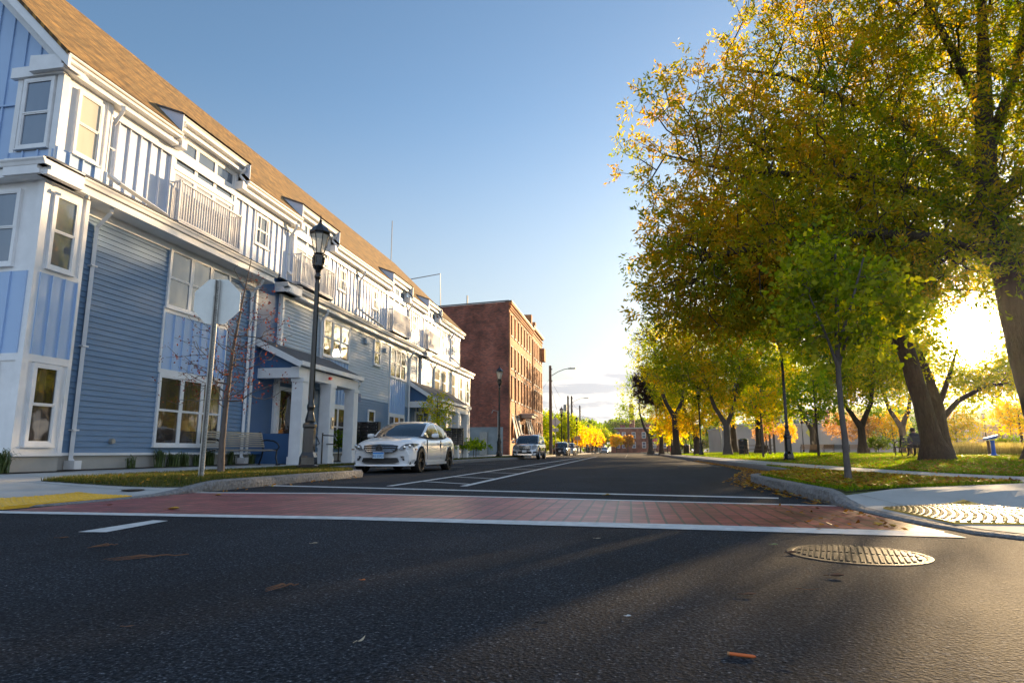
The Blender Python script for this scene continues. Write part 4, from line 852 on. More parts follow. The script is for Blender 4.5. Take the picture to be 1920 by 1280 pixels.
# T2: big ash at the right edge
bz=Z(11.2,21)
tree('ash_tree','largest ash with golden crown, its thick trunk at the right edge of the lawn',(11.9,21,bz),
 [[(11.9,21,bz-.1,.66),(11.85,21,1.2,.47),(11.6,21,3,.43),(11.4,21,5,.40),(11.25,21,7.2,.36),(11.1,21,9.0,.30),(11.3,21,11,.24),(11.6,21,14,.14),(11.8,21.2,17,.07)],
  [(11.1,21,7.2,.25),(9.4,20.6,8.3,.17),(7.4,20.2,8.9,.12),(5.0,19.8,9.0,.08),(3.0,19.6,9.3,.05),(1.4,19.5,9.8,.03)],
  [(11.1,21,8.6,.22),(9.6,21.5,10.8,.16),(7.8,22,12.4,.11),(5.8,22,13.6,.07),(3.8,22,14.1,.035)],
  [(11.1,21,6.2,.2),(9.0,19.5,6.6,.13),(6.6,18.6,6.6,.09),(4.2,18.4,6.4,.05),(2.2,18.4,6.0,.03)],
  [(11.2,21,9.6,.2),(12.6,21.5,12.5,.14),(13.6,22,15.5,.09)],[(11.1,21,8,.2),(13.4,20,10,.14),(15.6,19.5,11.4,.09)],
  [(11.3,21,11,.15),(10.0,20.4,14,.1),(9.0,20,17,.06)]],
 [(2.6,19.6,9.5,2.7,3.2,3.1),(3.4,19.0,5.6,2.7,2.6,1.5),(6.4,19.4,6.0,2.6,3,1.6),(2.2,20,4.9,2.0,2.3,1.5),(3.2,19.4,5.9,2.6,2.6,2.0),(1.7,19.6,6.6,1.5,2,1.5),(4.8,19.6,4.7,2.2,2.5,1.1),(8,20.2,5.4,2.4,2.6,1.4),(5.6,20.3,9.8,3.3,3.8,3.0),(3.6,18.8,6.4,2.9,2.8,2.1),(8.2,20.5,8.2,3.4,4.0,2.7),(7.8,22,14.0,4.6,4.5,3.2),(12,21,13.6,4.6,5,4),(13.6,21,8.6,4.4,4.6,3.6),(15,21,17,5,5,4),(9,20,17.5,5,5,3),(11.5,20.2,6.6,3.4,3.2,2.0)],
 4200,'ash',52,.17,.060,.55,21,varf=ashvar,flare=.35,step=.45,alpha=.22,skirt=.45)
# T1: leaning tree
bz=Z(9.9,24)
tree('maple_tree','big old tree with leaning trunk just left of the low sun',(10.15,24,bz),
 [[(10.15,24,bz-.1,.42),(10.05,24,1.0,.31),(9.85,24,2.3,.28),(9.5,24,4.2,.27),(9.25,24,5.6,.27),(9.4,24,7,.26),(9.9,24.3,9,.22),(10.3,24.6,12,.11)],
  [(9.3,24,5.6,.24),(10.3,24,7.0,.20),(8.9,24,8.1,.20),(7.4,24,8.7,.16),(5.9,24,8.85,.11),(4,24,9.2,.06)],
  [(9.55,24,4.1,.12),(8.6,24,4.6,.08),(7.4,24,4.5,.04)],[(9.4,24,7,.18),(8.4,25,9,.12),(7.0,26,11,.06)]],
 [(8.0,25.5,6.9,3.4,3.0,2.3),(10.8,26,8.4,4.0,3.4,2.6),(5.6,25.5,9.4,3.0,2.6,2.2),(9,26,11.6,4.4,3.6,2.6),(6.2,26.5,6.0,2.6,2.4,1.7)],
 1500,'maple',50,.15,.085,.62,22,flare=.5,step=.5,varf=lambda p:np.clip(.42+.2*np.sin(p[:,0]*1.3+p[:,2]),0,1))
# near sapling
bz=Z(3.2,10.5)
tree('linden_sapling','young linden with broad green leaves on the near right grass island',(3.2,10.5,bz),
 [[(3.2,10.5,bz-.03,.056),(3.21,10.5,.5,.044),(3.19,10.5,1.3,.040),(3.2,10.5,2.0,.036),(3.25,10.5,2.8,.03),(3.3,10.5,3.7,.016)],
  [(3.2,10.5,1.8,.026),(3.05,10.4,2.3,.018),(2.8,10.3,3.0,.01)],[(3.2,10.5,1.8,.026),(3.38,10.6,2.3,.018),(3.8,10.7,2.9,.01)],[(3.2,10.5,2.1,.03),(3.4,10.3,2.8,.02),(3.6,10.2,3.5,.012)]],
 [(2.6,10.4,2.45,.34,.5,.40),(2.75,10.5,3.15,.40,.6,.36),(3.15,10.6,3.75,.42,.5,.38),(3.8,10.6,3.35,.40,.5,.30),(4.15,10.5,2.75,.42,.6,.42),(3.4,10.4,2.3,.80,.7,.34),(3.3,10.5,2.95,.72,.7,.52)],
 330,'linden',12,.095,.075,.30,23,bark=M_barkg,step=.14,tipr=.0021,six=True,skirt=.6,varf=lambda p:np.full(len(p),.42))
# left sapling with last red leaves
bz=zL(-8.05,11.8)
tree('sapling','nearly bare sapling with last red leaves beside the stop sign',(-8.05,11.8,bz),
 [[(-8.05,11.8,bz-.03,.075),(-8.06,11.8,.8,.058),(-8.04,11.8,1.6,.05),(-7.98,11.8,2.6,.032),(-7.85,11.8,3.6,.018),(-7.7,11.8,4.6,.008)]],
 [(-8.15,11.8,2.5,1.15,1.0,.85),(-7.7,11.8,3.1,.95,.9,.7),(-8.4,11.7,1.9,1.0,.8,.45),(-7.75,11.8,4.0,.45,.5,.6),(-7.6,11.8,2.0,.9,.8,.5)],
 330,'red',5,.055,.028,.14,24,bark=M_barkg,step=.16,tipr=.0032,bare=.30,alpha=.45,pw=2.1,part='leaves')
# left yellow green sapling by second porch
bz=zL(-9.4,31)
tree('sapling','small yellow green street tree behind the white sedan',(-9.4,31,bz),[[(-9.4,31,bz-.03,.06),(-9.4,31,1.4,.045),(-9.4,31,3.2,.02)]],[(-9.4,31,2.5,.85,.8,1.05)],140,'maple',16,.10,.06,.24,25,bark=M_barkg,step=.2,tipr=.004,varf=lambda p:np.full(len(p),.55))
# V trunk and row of park trees
def vtree(name,label,x,y,blobs,n,leaf,seed,split=2.6,r=.33,var=.5,nl=30,ll=.24,lw=.13,fork=True,h=9,**k):
    bz=Z(x,y); tr=[[(x,y,bz-.1,r*1.15),(x,y,bz+1,r*.85),(x,y,bz+split,r*.8)]]
    if fork: tr+=[[(x,y,bz+split,r*.6),(x-.9,y,bz+split+1.6,r*.5),(x-1.6,y,bz+split+4,r*.3),(x-1.9,y,bz+h,r*.12)],[(x,y,bz+split,r*.6),(x+.8,y,bz+split+1.8,r*.5),(x+1.2,y,bz+split+4,r*.3),(x+1.5,y,bz+h,r*.12)]]
    else: tr[0]+=[(x,y,bz+h*.6,r*.5),(x,y,bz+h,r*.15)]
    return tree(name,label,(x,y,bz),tr,blobs,n,leaf,nl,ll,lw,.8,seed,flare=.3,step=.7,varf=lambda p:np.clip(var+.22*np.sin(p[:,0]*1.1+p[:,2]*.9+seed),0,1),rmin=.012,group=k.pop('group','old trees along the park lawn'),**k)
vtree('maple_tree','old maple with forked grey trunk and gold crown left of the tall right lamp',8.6,60,[(7.4,60,9,4.6,4.2,3.6),(10.4,60,7,4.6,4,3),(5.0,60,7.6,3.2,3.2,2.6),(9,60,11.5,4.6,4,2.6),(4.2,60,9.4,3.6,3.4,3.2)],1300,'maple',31,var=.52,bark=M_barkg)
vtree('maple_tree','straight trunked maple behind the picnic table',11.9,63,[(12,63,7,4,4,3.2),(14.4,63,5.6,3,3,1.9),(12.5,63,10.4,4.5,4,3)],520,'maple',32,fork=False,var=.35,r=.42)
vtree('maple_tree','mid sized round tree between the linden sapling and the leaning trunk',16.4,50,[(16.4,50,6.4,4.3,4,2.9),(19,51,6.3,3.0,3,2.3),(14.2,50,7.4,3,3,2.4),(17,50,9.4,4,3.6,2.4)],720,'maple',33,split=1.9,r=.3,var=.34)
BLT=[(18.9,38,4.4,2.4,2.2,.75),(15.6,38,6.0,2.3,2.4,1.6),(21.6,38,5.0,2.0,2.2,1.0)]
bz=Z(16.5,38)
tree('maple_tree','backlit tree with spreading low limb directly below the sun',(16.5,38,bz),[[(16.5,38,bz-.1,.36),(16.45,38,bz+1.2,.30),(16.4,38,bz+2.6,.28),(16.1,38,bz+4.2,.2),(15.6,38,bz+6.2,.12)],[(16.4,38,bz+2.2,.16),(17.4,38,bz+2.9,.13),(18.8,38,bz+3.7,.11),(20.2,38,bz+3.8,.08),(21.2,38,bz+4.4,.04)],[(16.4,38,bz+2.6,.16),(17.0,38,bz+4.0,.12),(17.6,38,bz+5.6,.06)]],BLT,360,'maple',26,.2,.11,.7,34,flare=.4,step=.5,varf=lambda p:np.full(len(p),.5),rmin=.012,group='old trees along the park lawn')
vtree('maple_tree','tree whose crown shows at the right frame edge beyond the ash trunk',25,44,[(25.5,44,6,3.4,3,2.4),(21.6,44,4.5,2.4,2.2,1.1),(27,44,10,4,4,3)],420,'maple',35,var=.6,r=.4)
vtree('maple_tree','maple with dark trunk second in the park row toward the far end',7.6,76,[(7.6,76,7.2,3.8,3.6,3.2),(10,76,5.4,3,3,2)],420,'maple',36,var=.62,r=.34)
vtree('maple_tree','thick trunk maple third in the park row toward the far end',5.9,84,[(6.4,84,8,3.6,3.6,3.6),(5.2,84,5,2.6,2.6,1.8)],380,'maple',37,var=.55,r=.42)
vtree('maple_tree','broad green tree behind the forked maple',12.5,82,[(12.5,82,8.5,5,4,4.5),(16,82,7,3.5,3.5,3)],420,'green',38,var=.5,fork=False,r=.4)
vtree('maple_tree','green tree in the back row over the warehouse wall',21,80,[(21,80,9.5,5,4,3.2),(16,82,10,4,4,3)],380,'green',39,var=.5,r=.4)
vtree('maple_tree','back row tree right of the mid sized round tree',27.5,72,[(26.5,72,9.4,4.4,4,3.6)],380,'green',40,var=.6,r=.4)
vtree('maple_tree','back row tree behind the blue fountain',39,66,[(38.5,66,8.5,3.4,4,3),(43,66,9.5,4,4,4)],340,'maple',41,var=.55,r=.4)
vtree('plum_tree','dark purple leaved round tree over the far right kerb',4.3,90,[(3.7,90,9.4,2.7,2.6,2.7),(5.4,90,7.6,2.2,2.2,1.7)],300,'dark',42,fork=False,r=.3,nl=90,h=8,group=None)
vtree('linden_tree','tall light green tree leaning over the far road end',3.6,112,[(1.8,112,9.5,3.6,3,4.0),(3.4,112,13.5,3.6,3,3.4),(5.6,112,8,3,3,4),(-.4,112,7.2,1.9,2,1.5)],460,'green',43,r=.45,var=.6,nl=26,h=12,group=None)
vtree('bare_tree','half bare tree with fine twigs above the plum tree',5.0,72,[(2.4,72,12.4,2.6,2.4,2.2),(4.2,72,14.5,2.8,2.4,2.2)],300,'green',44,r=.4,split=4,nl=3,h=12,bare=.7,group=None,tipr=.016)
# small park trees
def small(name,label,x,y,h,r,leaf,seed,var=.6,n=110,nl=20,ll=.18,tr=.07,zc=None,group=None,lw=.11,**k):
    bz=zS(x,y); zc=zc or h*.68
    return tree(name,label,(x,y,bz),[[(x,y,bz-.03,tr),(x,y,bz+h*.45,tr*.8),(x,y,bz+h*.9,tr*.3)]],[(x,y,bz+zc,r,r,h-zc)],n,leaf,nl,ll,lw,r*.32,seed,step=.3,tipr=.006,varf=lambda p:np.full(len(p),var),group=group,**k)
g='young trees planted in the park'
small('sapling','slim dark stemmed sapling left of the linden trunk',10.2,38,4.6,1.5,'green',51,group=g,bark=M_bark)
small('sapling','slim pole like tree just left of the linden trunk',14.2,47,6.5,1.8,'maple',52,group=g,zc=5)
small('sapling','pale stemmed sapling left of the tall right lamp',7.7,40,4.4,1.3,'maple',53,.7,group=g,bark=M_barkg)
small('sapling','orange crowned sapling near the far right kerb',6.1,64,5,1.6,'maple',54,.9,group=g,n=120)
small('sapling','pink orange sapling before the warehouse nearest the forked maple',16.2,82,3.9,1.3,'orange',55,.9,group=g,ll=.22)
small('sapling','yellow orange sapling before the warehouse left of the lamp',18.5,82,3.6,1.1,'maple',56,.9,group=g)
small('sapling','wide peach coloured sapling before the warehouse between two slim trunks',24.3,80,4.4,1.9,'orange',57,.8,group=g,ll=.22)
small('sapling','peach coloured sapling before the warehouse right of the linden trunk',27.6,82,4.3,1.8,'orange',58,.75,group=g,ll=.22)
small('sapling','golden sapling left of the leaning trunk',29.5,80,4.6,1.6,'maple',59,.95,group=g,ll=.22)
small('sapling','yellow bushy tree at the right edge beyond the fountain',27.6,52,3.9,1.7,'maple',60,.8,group=g,n=160)
small('bush_tree','rounded bronze green bush tree right of the leaning trunk',31.5,70,4.6,2.2,'ash',61,.5,n=220,zc=2.6,nl=30)
small('fir_tree','dark dense evergreen left of the leaning trunk before the warehouse',34.0,92,6.6,3.0,'green',62,.1,n=260,zc=3.6,nl=34,ll=.25)
small('sapling','round orange tree by the far crossing',-3.3,175,4.8,1.6,'maple',63,.95,n=130,ll=.35,lw=.25,tr=.12,group='small autumn trees at the far crossing')
small('sapling','second round orange tree by the far crossing',-.4,180,4.6,1.6,'orange',64,.35,n=120,ll=.35,lw=.25,tr=.12,group='small autumn trees at the far crossing')
small('sapling','slim yellow tree by the far stop sign',7.9,140,6,1.2,'maple',65,.9,n=100,ll=.3,lw=.22,tr=.1,group='small autumn trees at the far crossing')
small('sapling','orange tree standing before the plum tree',5.3,78,4.9,2.0,'maple',66,.85,n=130,ll=.25,lw=.16,group='small autumn trees at the far crossing')
small('sapling','low green young tree on the far right kerb',4.8,98,4.2,1.4,'maple',67,.5,n=100,ll=.25,lw=.16,tr=.1,group='small autumn trees at the far crossing')
# far left trees: four kinds, then copies
SRC=[small('street_tree','green yellow tree just behind the silver car pole',-11.5,116,6.8,2.8,'green',71,.75,n=200,ll=.34,lw=.22,tr=.16,group='trees lining the far left side'),
 small('street_tree','golden tree beyond the dark parked car',-10.2,132,5.4,2.0,'maple',72,.9,n=150,ll=.34,lw=.22,tr=.12,group='trees lining the far left side'),
 small('street_tree','orange street tree beyond the second utility pole',-9.6,150,4.8,1.7,'orange',73,.3,n=130,ll=.34,lw=.22,tr=.1,group='trees lining the far left side'),
 small('street_tree','dark green tall tree rising behind the far left trees',-20,150,9.0,4.2,'green',74,.35,n=300,ll=.45,lw=.3,tr=.22,group='trees lining the far left side')]
ordn=['nearest','second','third','fourth','fifth','sixth','seventh','eighth','ninth','tenth']
def copies(src,spots,lab):
    for i,(x,y,s) in enumerate(spots): dup(SRC[src],(x,y,zS(x,y)),i*1.3,lab%ordn[i],scale=s)
copies(0,[(-14.5,104,.95),(-13,126,.95),(-12.5,144,1.05),(-9.9,168,.95),(-12,186,1.1),(-9,205,1.1)],'%s of the copied green yellow trees along the far left side')
copies(1,[(-9.7,120,.8),(-9.6,141,.95),(-9.3,160,1.0),(-9.0,176,1.1)],'%s of the golden trees down the far left kerb')
copies(2,[(-9.9,127,.8),(-9.2,164,1.0),(-8.8,184,1.1)],'%s of the low orange trees down the far left kerb')
copies(3,[(-26,128,.9),(-17,170,1.0),(-13,198,1.05),(-9,222,1.0),(-14,235,1.1),(18,215,1.0),(26,200,1.1)],'%s of the tall dark green trees closing the far end')
# shrubs
def shrub(name,label,x,y,w,h,leaf,seed,var=.4,n=70,nl=22,ll=.10,d=None,group=None):
    bz=zS(x,y); return tree(name,label,(x,y,bz),[[(x,y,bz-.02,.03),(x,y,bz+h*.4,.02)]],[(x,y,bz+h*.5,w/2,(d or w)/2,h*.52)],n,leaf,nl,ll,ll*.6,.14,seed,cat='shrub',step=.15,tipr=.004,skirt=.7,varf=lambda p:np.full(len(p),var),group=group,part='foliage')
shrub('shrub','round dark green shrub under the porch window beside the third column',-11.2,23.8,1.0,1.15,'green',81,.3)
shrub('shrub','low shrub hidden behind the black mailboxes',-11.2,25.6,1.0,.9,'green',82,.3)
gs='green shrubs before the grey mill base'
shrub('shrub','shrub left of the second mailbox post',-10.6,37.2,1.4,1.1,'green',83,.5,n=90,group=gs)
shrub('shrub','wide shrub directly right of the second mailbox post',-10.4,40,2.2,1.25,'green',84,.5,n=150,group=gs)
shrub('shrub','shrub at the foot of the second left lamp',-10.4,43.6,2.0,1.2,'green',85,.4,n=140,group=gs)
shrub('shrub','far shrub against the grey mill base',-11.4,47,2.4,1.3,'green',86,.4,n=140,group=gs)
shrub('shrub','shrub mass behind the silver car beside the first pole',-10.5,88,3,1.8,'green',87,.7,n=150,ll=.2,group='roadside shrubs beyond the mill')
shrub('shrub','shrub mass under the diamond sign',-10.8,96,3.4,2.2,'green',88,.8,n=150,ll=.2,group='roadside shrubs beyond the mill')
for i,(x,y,w,h,l) in enumerate([(23,66,3,1.6,'nearest the mid sized round tree'),(27,68,3.4,1.8,'left of the bronze bush tree'),(30.5,60,3.2,1.4,'behind the leaning trunk'),(33,58,3.6,1.6,'behind the blue fountain'),(36,62,3.6,1.7,'far right of the fountain')]):
    shrub('shrub','rounded hedge shrub in the park '+l,x,y,w,h,'green',90+i,.5,n=120,ll=.2,group='rounded hedge shrubs across the park')
# day lilies and weeds in the bed
def lily(label,x,y,n,h,seed,group='grassy clumps along the foundation'):
    r=random.Random(seed); mb=MB(); t=zL(x,y)
    for _ in range(n):
        a=r.random()*6.28; L_=h*r.uniform(.6,1.1); w=.014; b=(r.gauss(0,.05),r.gauss(0,.05),0); o=r.uniform(.12,.5)*L_; px,py=-math.sin(a)*w,math.cos(a)*w
        pts=[(b[0],b[1],0),(b[0]+math.cos(a)*o*.35,b[1]+math.sin(a)*o*.35,L_*.75),(b[0]+math.cos(a)*o,b[1]+math.sin(a)*o,L_*.95*r.uniform(.6,1)),(b[0]+math.cos(a)*o*1.5,b[1]+math.sin(a)*o*1.5,L_*.65)]
        vs=[]
        for i,p in enumerate(pts): k=1-.32*i; vs+=[(p[0]-px*k,p[1]-py*k,p[2]),(p[0]+px*k,p[1]+py*k,p[2])]
        mb.add(vs,[(2*i,2*i+1,2*i+3,2*i+2) for i in range(3)])
    o=obj('grass_clump',mb,mat('lily_green',(.07,.105,.025),.5,var=.4,scale=3),fixn=False,label=label,cat='plant',group=group); o.location=(x,y,t+.012)
for i,(x,y,n,h,l) in enumerate([(-11.35,9.95,60,.34,'grassy clump left of the corner bay'),(-11.55,13.3,26,.22,'small clump right of the near downspout'),(-11.6,14.3,80,.34,'tallest grassy clump under the blue siding'),(-11.6,14.8,60,.28,'grassy clump second under the blue siding'),(-11.6,15.2,60,.27,'grassy clump third under the blue siding'),(-11.65,15.8,50,.24,'grassy clump left under the ground floor window'),(-11.65,16.3,70,.33,'grassy clump middle under the ground floor window'),(-11.65,17.3,50,.33,'grassy clump behind the bench'),(-11.55,18.2,30,.25,'grassy clump beside the porch')]): lily(l,x+.15,y,int(n*1.5),h*1.45,200+i)
# far woods on low hills
def woods(name,cx,cy,lx,ly,h,n,seed,label):
    rng=np.random.default_rng(seed); K=n; x=rng.uniform(-lx,lx,K); y=rng.uniform(-ly,ly,K); top=h*(np.cos(x/lx*1.4)*.7+.3)*(.8+.2*np.sin(x*.05+seed)); z=top*rng.random(K)**.5+np.abs(rng.normal(0,1,K)); tp=np.stack([x,y,z],1)
    V,F,var=foliage(tp,np.tile([0,0,1.],(K,1)),12,1.6,1.2,2.2,rng,rng.normal(.5,.2,K)); o=npmesh(name,V,F,LM['green'],var=var,kind='stuff',label=label,cat='woods'); o.location=(cx,cy,0)
woods('far_woods',190,420,110,20,30,5200,5,'wooded hill far off behind the park on the right')
woods('far_woods',-6,330,36,10,17,1500,6,'wooded rise behind the far end of the street')
woods('far_woods',70,300,60,12,13,2500,7,'line of woods behind the warehouse')
# ---------------------------------------------------------------- grass
def blades(name,pts_z,n,h,w,seed,m,label,lean=.5):
    rng=np.random.default_rng(seed); xy=pts_z[:,:2]; N=len(pts_z); a=rng.random(N)*2*np.pi; L_=h*rng.uniform(.45,1.25,N); o=L_*rng.uniform(.1,lean,N); b=rng.random(N)*2*np.pi
    P=pts_z; px=np.stack([np.cos(a),np.sin(a),np.zeros(N)],1)*w/2; tip=P+np.stack([np.cos(b)*o,np.sin(b)*o,L_],1)
    V=np.stack([P-px,P+px,tip+px*.15,tip-px*.15],1).reshape(-1,3); F=np.arange(N*4).reshape(N,4)
    return npmesh(name,V,F,m,var=np.clip(rng.normal(.45,.22,N),0,1),kind='stuff',label=label,cat='grass')
M_gd=leafmat('grass_dull_shaded',[(0,(.03,.045,.010)),(.5,(.07,.08,.016)),(.8,(.12,.10,.03)),(1,(.18,.12,.05))],.3)  # same grass, left verge's shade put into the colour, plus dry brown bits
M_gb=leafmat('grass_blade',[(0,(.04,.08,.008)),(.5,(.11,.17,.012)),(.85,(.18,.21,.018)),(1,(.30,.25,.06))],.52)
def scatter(A,B,n,zf,rng,off=.0,edge=1.0):
    """random points between two polylines (same count)"""
    A=np.array(A);B=np.array(B); seg=[]
    ar=np.array([(np.linalg.norm(A[i+1]-A[i])+np.linalg.norm(B[i+1]-B[i]))*.5*np.linalg.norm((A[i]+A[i+1]-B[i]-B[i+1])/2) for i in range(len(A)-1)]); ar/=ar.sum()
    i=rng.choice(len(A)-1,n,p=ar); u=rng.random(n)[:,None]; v=(rng.random(n)**edge)[:,None]
    p=(A[i]*(1-u)+A[i+1]*u)*(1-v)+(B[i]*(1-u)+B[i+1]*u)*v
    return np.array([(x,y,zf(x,y)+off) for x,y in p])
rg=np.random.default_rng(3)
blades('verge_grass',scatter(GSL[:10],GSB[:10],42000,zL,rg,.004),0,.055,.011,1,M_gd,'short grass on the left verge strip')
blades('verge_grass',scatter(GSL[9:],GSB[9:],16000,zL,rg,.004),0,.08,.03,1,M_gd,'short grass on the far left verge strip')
ISA=[(2.45,8.15),(2.38,9),(2.38,11),(2.4,12.8),(2.55,13.5),(3.0,14.4),(3.55,15.4),(3.9,16.5),(4.05,18.4),(4.1,21)]
ISB=[(5.45,10.35),(5.2,10.9),(4.95,11.6),(4.65,13.2),(4.58,13.7),(4.45,14.6),(4.35,15.6),(4.3,16.5),(4.2,18.4),(4.15,21)]
ruled('island_turf',ISA,ISB,zR,.004,M_turf,6,2,kind='structure')
blades('island_grass',scatter(ISA,ISB,42000,zR,rg,.004),0,.05,.011,2,M_gb,'leaf strewn grass on the right corner island')
LA=[(9.5,10.2),(7.9,10.9),(7.0,11.8),(6.5,13),(6.2,14.6),(6.0,17),(5.9,20),(5.8,26),(5.8,38)]
LB=[(34,14),(32,18),(30,22),(29,26),(28,30),(28,34),(28,38),(26,42),(24,46)]
blades('lawn_grass',scatter(LA,LB,150000,zR,rg,.0,1.5),0,.06,.022,4,M_gb,'sunlit park lawn grass near the big trees')
blades('lawn_grass',scatter([(5.8,38),(5.8,60),(5.8,100)],[(24,46),(34,64),(40,100)],60000,zR,rg,.0,1.2),0,.10,.07,4,M_gb,'far park lawn grass')
M_dry=leafmat('dry_grass',[(0,(.14,.13,.04)),(1,(.38,.32,.12))],.5)
blades('tall_grass',scatter([(20,46),(34,52)],[(20,52),(38,60)],14000,zR,rg),0,.75,.04,5,M_dry,'tall dry meadow grass behind the fountain',lean=.3)
# ---------------------------------------------------------------- fallen leaves
M_fl=leafmat('fallen_leaf',[(0,(.10,.045,.015)),(.45,(.26,.12,.025)),(.75,(.42,.20,.03)),(1,(.45,.33,.06))],.25)
def litter(name,P,s,seed,label):
    rng=np.random.default_rng(seed); N=len(P); a=rng.random(N)*6.28; s=s*rng.uniform(.5,1.2,N)[:,None]; u=np.stack([np.cos(a),np.sin(a),rng.normal(.1,.3,N)],1)*s; v=np.stack([-np.sin(a),np.cos(a),rng.normal(.1,.3,N)],1)*s*.55
    C=P+np.array([0,0,.012]); V=np.stack([C-u,C+v,C+u,C-v],1); V[...,2]=np.maximum(V[...,2],P[:,None,2]+.004)
    return npmesh(name,V.reshape(-1,3),np.arange(N*4).reshape(N,4),M_fl,var=np.clip(rng.normal(.5,.28,N),0,1),kind='stuff',label=label,cat='fallen leaves')
litter('fallen_leaves',scatter(ISA,ISB,3600,zR,rg,.035,1.0),.045,6,'brown and yellow leaves strewn over the right grass island')
gut=lambda x,y:.004
litter('fallen_leaves',scatter([(2.28,7.9),(2.2,9),(2.2,11),(2.2,12.8),(2.3,13.6),(2.7,14.4),(3.3,15.4),(3.7,16.6),(3.85,18.4),(3.9,24),(3.9,40)],[(1.95,7.7),(1.9,9),(1.75,11),(1.7,12.8),(1.9,14.0),(2.3,15.4),(2.6,17.2),(2.9,18.6),(3.3,20.4),(3.55,26),(3.7,40)],4200,gut,rg,.01,1.8),.045,7,'brown leaves drifted along the right kerb gutter')
litter('fallen_leaves',scatter(LA,LB,8000,zR,rg,.04,1.6),.05,8,'scattered leaves on the park lawn')
litter('fallen_leaves',scatter(GSL[:10],GSB[:10],380,zL,rg,.03,1.2),.04,9,'few yellow leaves on the left verge')
litter('fallen_leaves',scatter(SWN[2:],SWF[2:],260,zR,rg,.02),.045,10,'leaves scattered on the right pavement')
litter('fallen_leaves',scatter([(-6.1,8.6),(-6.1,13.5),(-8,16.2),(-8.2,30)],[(-5.7,8.6),(-5.8,13.5),(-7.4,16.6),(-7.8,30)],160,gut,rg,.01,2),.04,12,'leaves in the left kerb gutter')
litter('fallen_leaves',scatter([(2.0,5.2),(2.2,7.6)],[(1.2,5.2),(1.4,7.8)],60,gut,rg,.01,2),.03,13,'bits of leaf at the right end of the red crosswalk')
# ================================================================ street furniture
def lamp_post(label,x,y,h=6.4,group='black lantern street lamps',arm=False):
    t=thing('street_lamp',label,'street lamp',(x,y,zS(x,y)),0,group); k=h/6.4
    m=MB(); m.lathe([(.27,0),(.27,.10),(.22,.12),(.21,.30),(.19,.34),(.155,.42),(.15,1.0),(.17,1.03),(.17,1.10),(.13,1.14)],8,rot=.39); m.box(-.26,.26,-.26,.26,-.02,.05); obj('base',m,M_blk,t,smooth=False)
    m=MB(); m.lathe([(.115,1.14),(.125,1.2),(.10,1.3),(.075,1.42),(.095,1.5),(.095,1.56),(.07,1.62),(.062,2.0),(.05,4.75*k),(.055,4.8*k),(.08,4.84*k),(.08,4.88*k),(.055,4.95*k)],12,cap=False)
    for i in range(10): 
        a=i*math.pi/5; m.tube([(.066*math.cos(a),.066*math.sin(a),1.7),(.052*math.cos(a),.052*math.sin(a),4.7*k)],.008,3,False)
    obj('pole',m,M_blk,t,smooth=True)
    z=4.95*k; m=MB(); m.lathe([(.055,0),(.075,.08),(.13,.14),(.15,.2),(.13,.28),(.15,.40),(.155,.46),(.12,.50),(.14,.52)],12,(0,0,z))
    for i in range(12): a=i*math.pi/6; m.tube([(.135*math.cos(a),.135*math.sin(a),z+.24),(.155*math.cos(a),.155*math.sin(a),z+.42)],.014,3)
    obj('capital',m,M_blk,t,smooth=True)
    z+=.52; n=8; m=MB(); m.lathe([(.125,.0),(.235,.50)],n,(0,0,z),cap=False); g=obj('glass',m,M_lant,t,fixn=True)
    m=MB(); m.lathe([(.05,0),(.06,.1),(.075,.2),(.06,.34),(.02,.40)],10,(0,0,z+.02)); obj('bulb',m,M_refl,t,smooth=True)
    m=MB()
    for i in range(n): a=2*math.pi*i/n; m.tube([(.128*math.cos(a),.128*math.sin(a),z),(.24*math.cos(a),.24*math.sin(a),z+.50)],.012,4)
    m.lathe([(.25,.49),(.25,.53),(.235,.53)],n,(0,0,z)); obj('cage',m,M_blk,t)
    m=MB(); m.lathe([(.27,.52),(.28,.56),(.20,.68),(.11,.76),(.06,.80),(.045,.84),(.03,.86),(.045,.89),(.015,.94),(.022,.97),(.004,1.07)],n,(0,0,z)); obj('lamp_cap',m,M_blk,t)
    return t
L0=lamp_post('nearest black street lamp, between the bare sapling and the white sedan',-7.75,14.8)
for x,y,l,s in ((-8.95,44.5,'second black street lamp on the left, before the brick mill',1),(-9.0,88,'black street lamp left of the dark parked cars',1),(-9.0,114,'farther black street lamp seen right behind the one left of the dark cars',1),(-9.0,146,'small distant street lamp above the far left trees',1),
  (7.05,31,'nearest black street lamp on the right lawn edge',1),(6.3,60,'second black street lamp on the right before the forked maple',1),(5.35,85,'third black street lamp on the right under the plum tree',1),
  (25.6,103,'small park lamp left of the orange saplings',.85),(33.2,100,'small park lamp right of the linden trunk',.85),(46.8,96,'small park lamp left of the fountain top',.85),(49,92,'small park lamp right of the fountain',.85)):
    dup(L0,(x,y,zS(x,y)),0,l,scale=s)
m=MB(); m.box(-8.15,-7.35,14.4,15.2,.10,.165); obj('lamp_footing',m,M_conc,label='square concrete footing under the nearest left lamp',cat='footing')
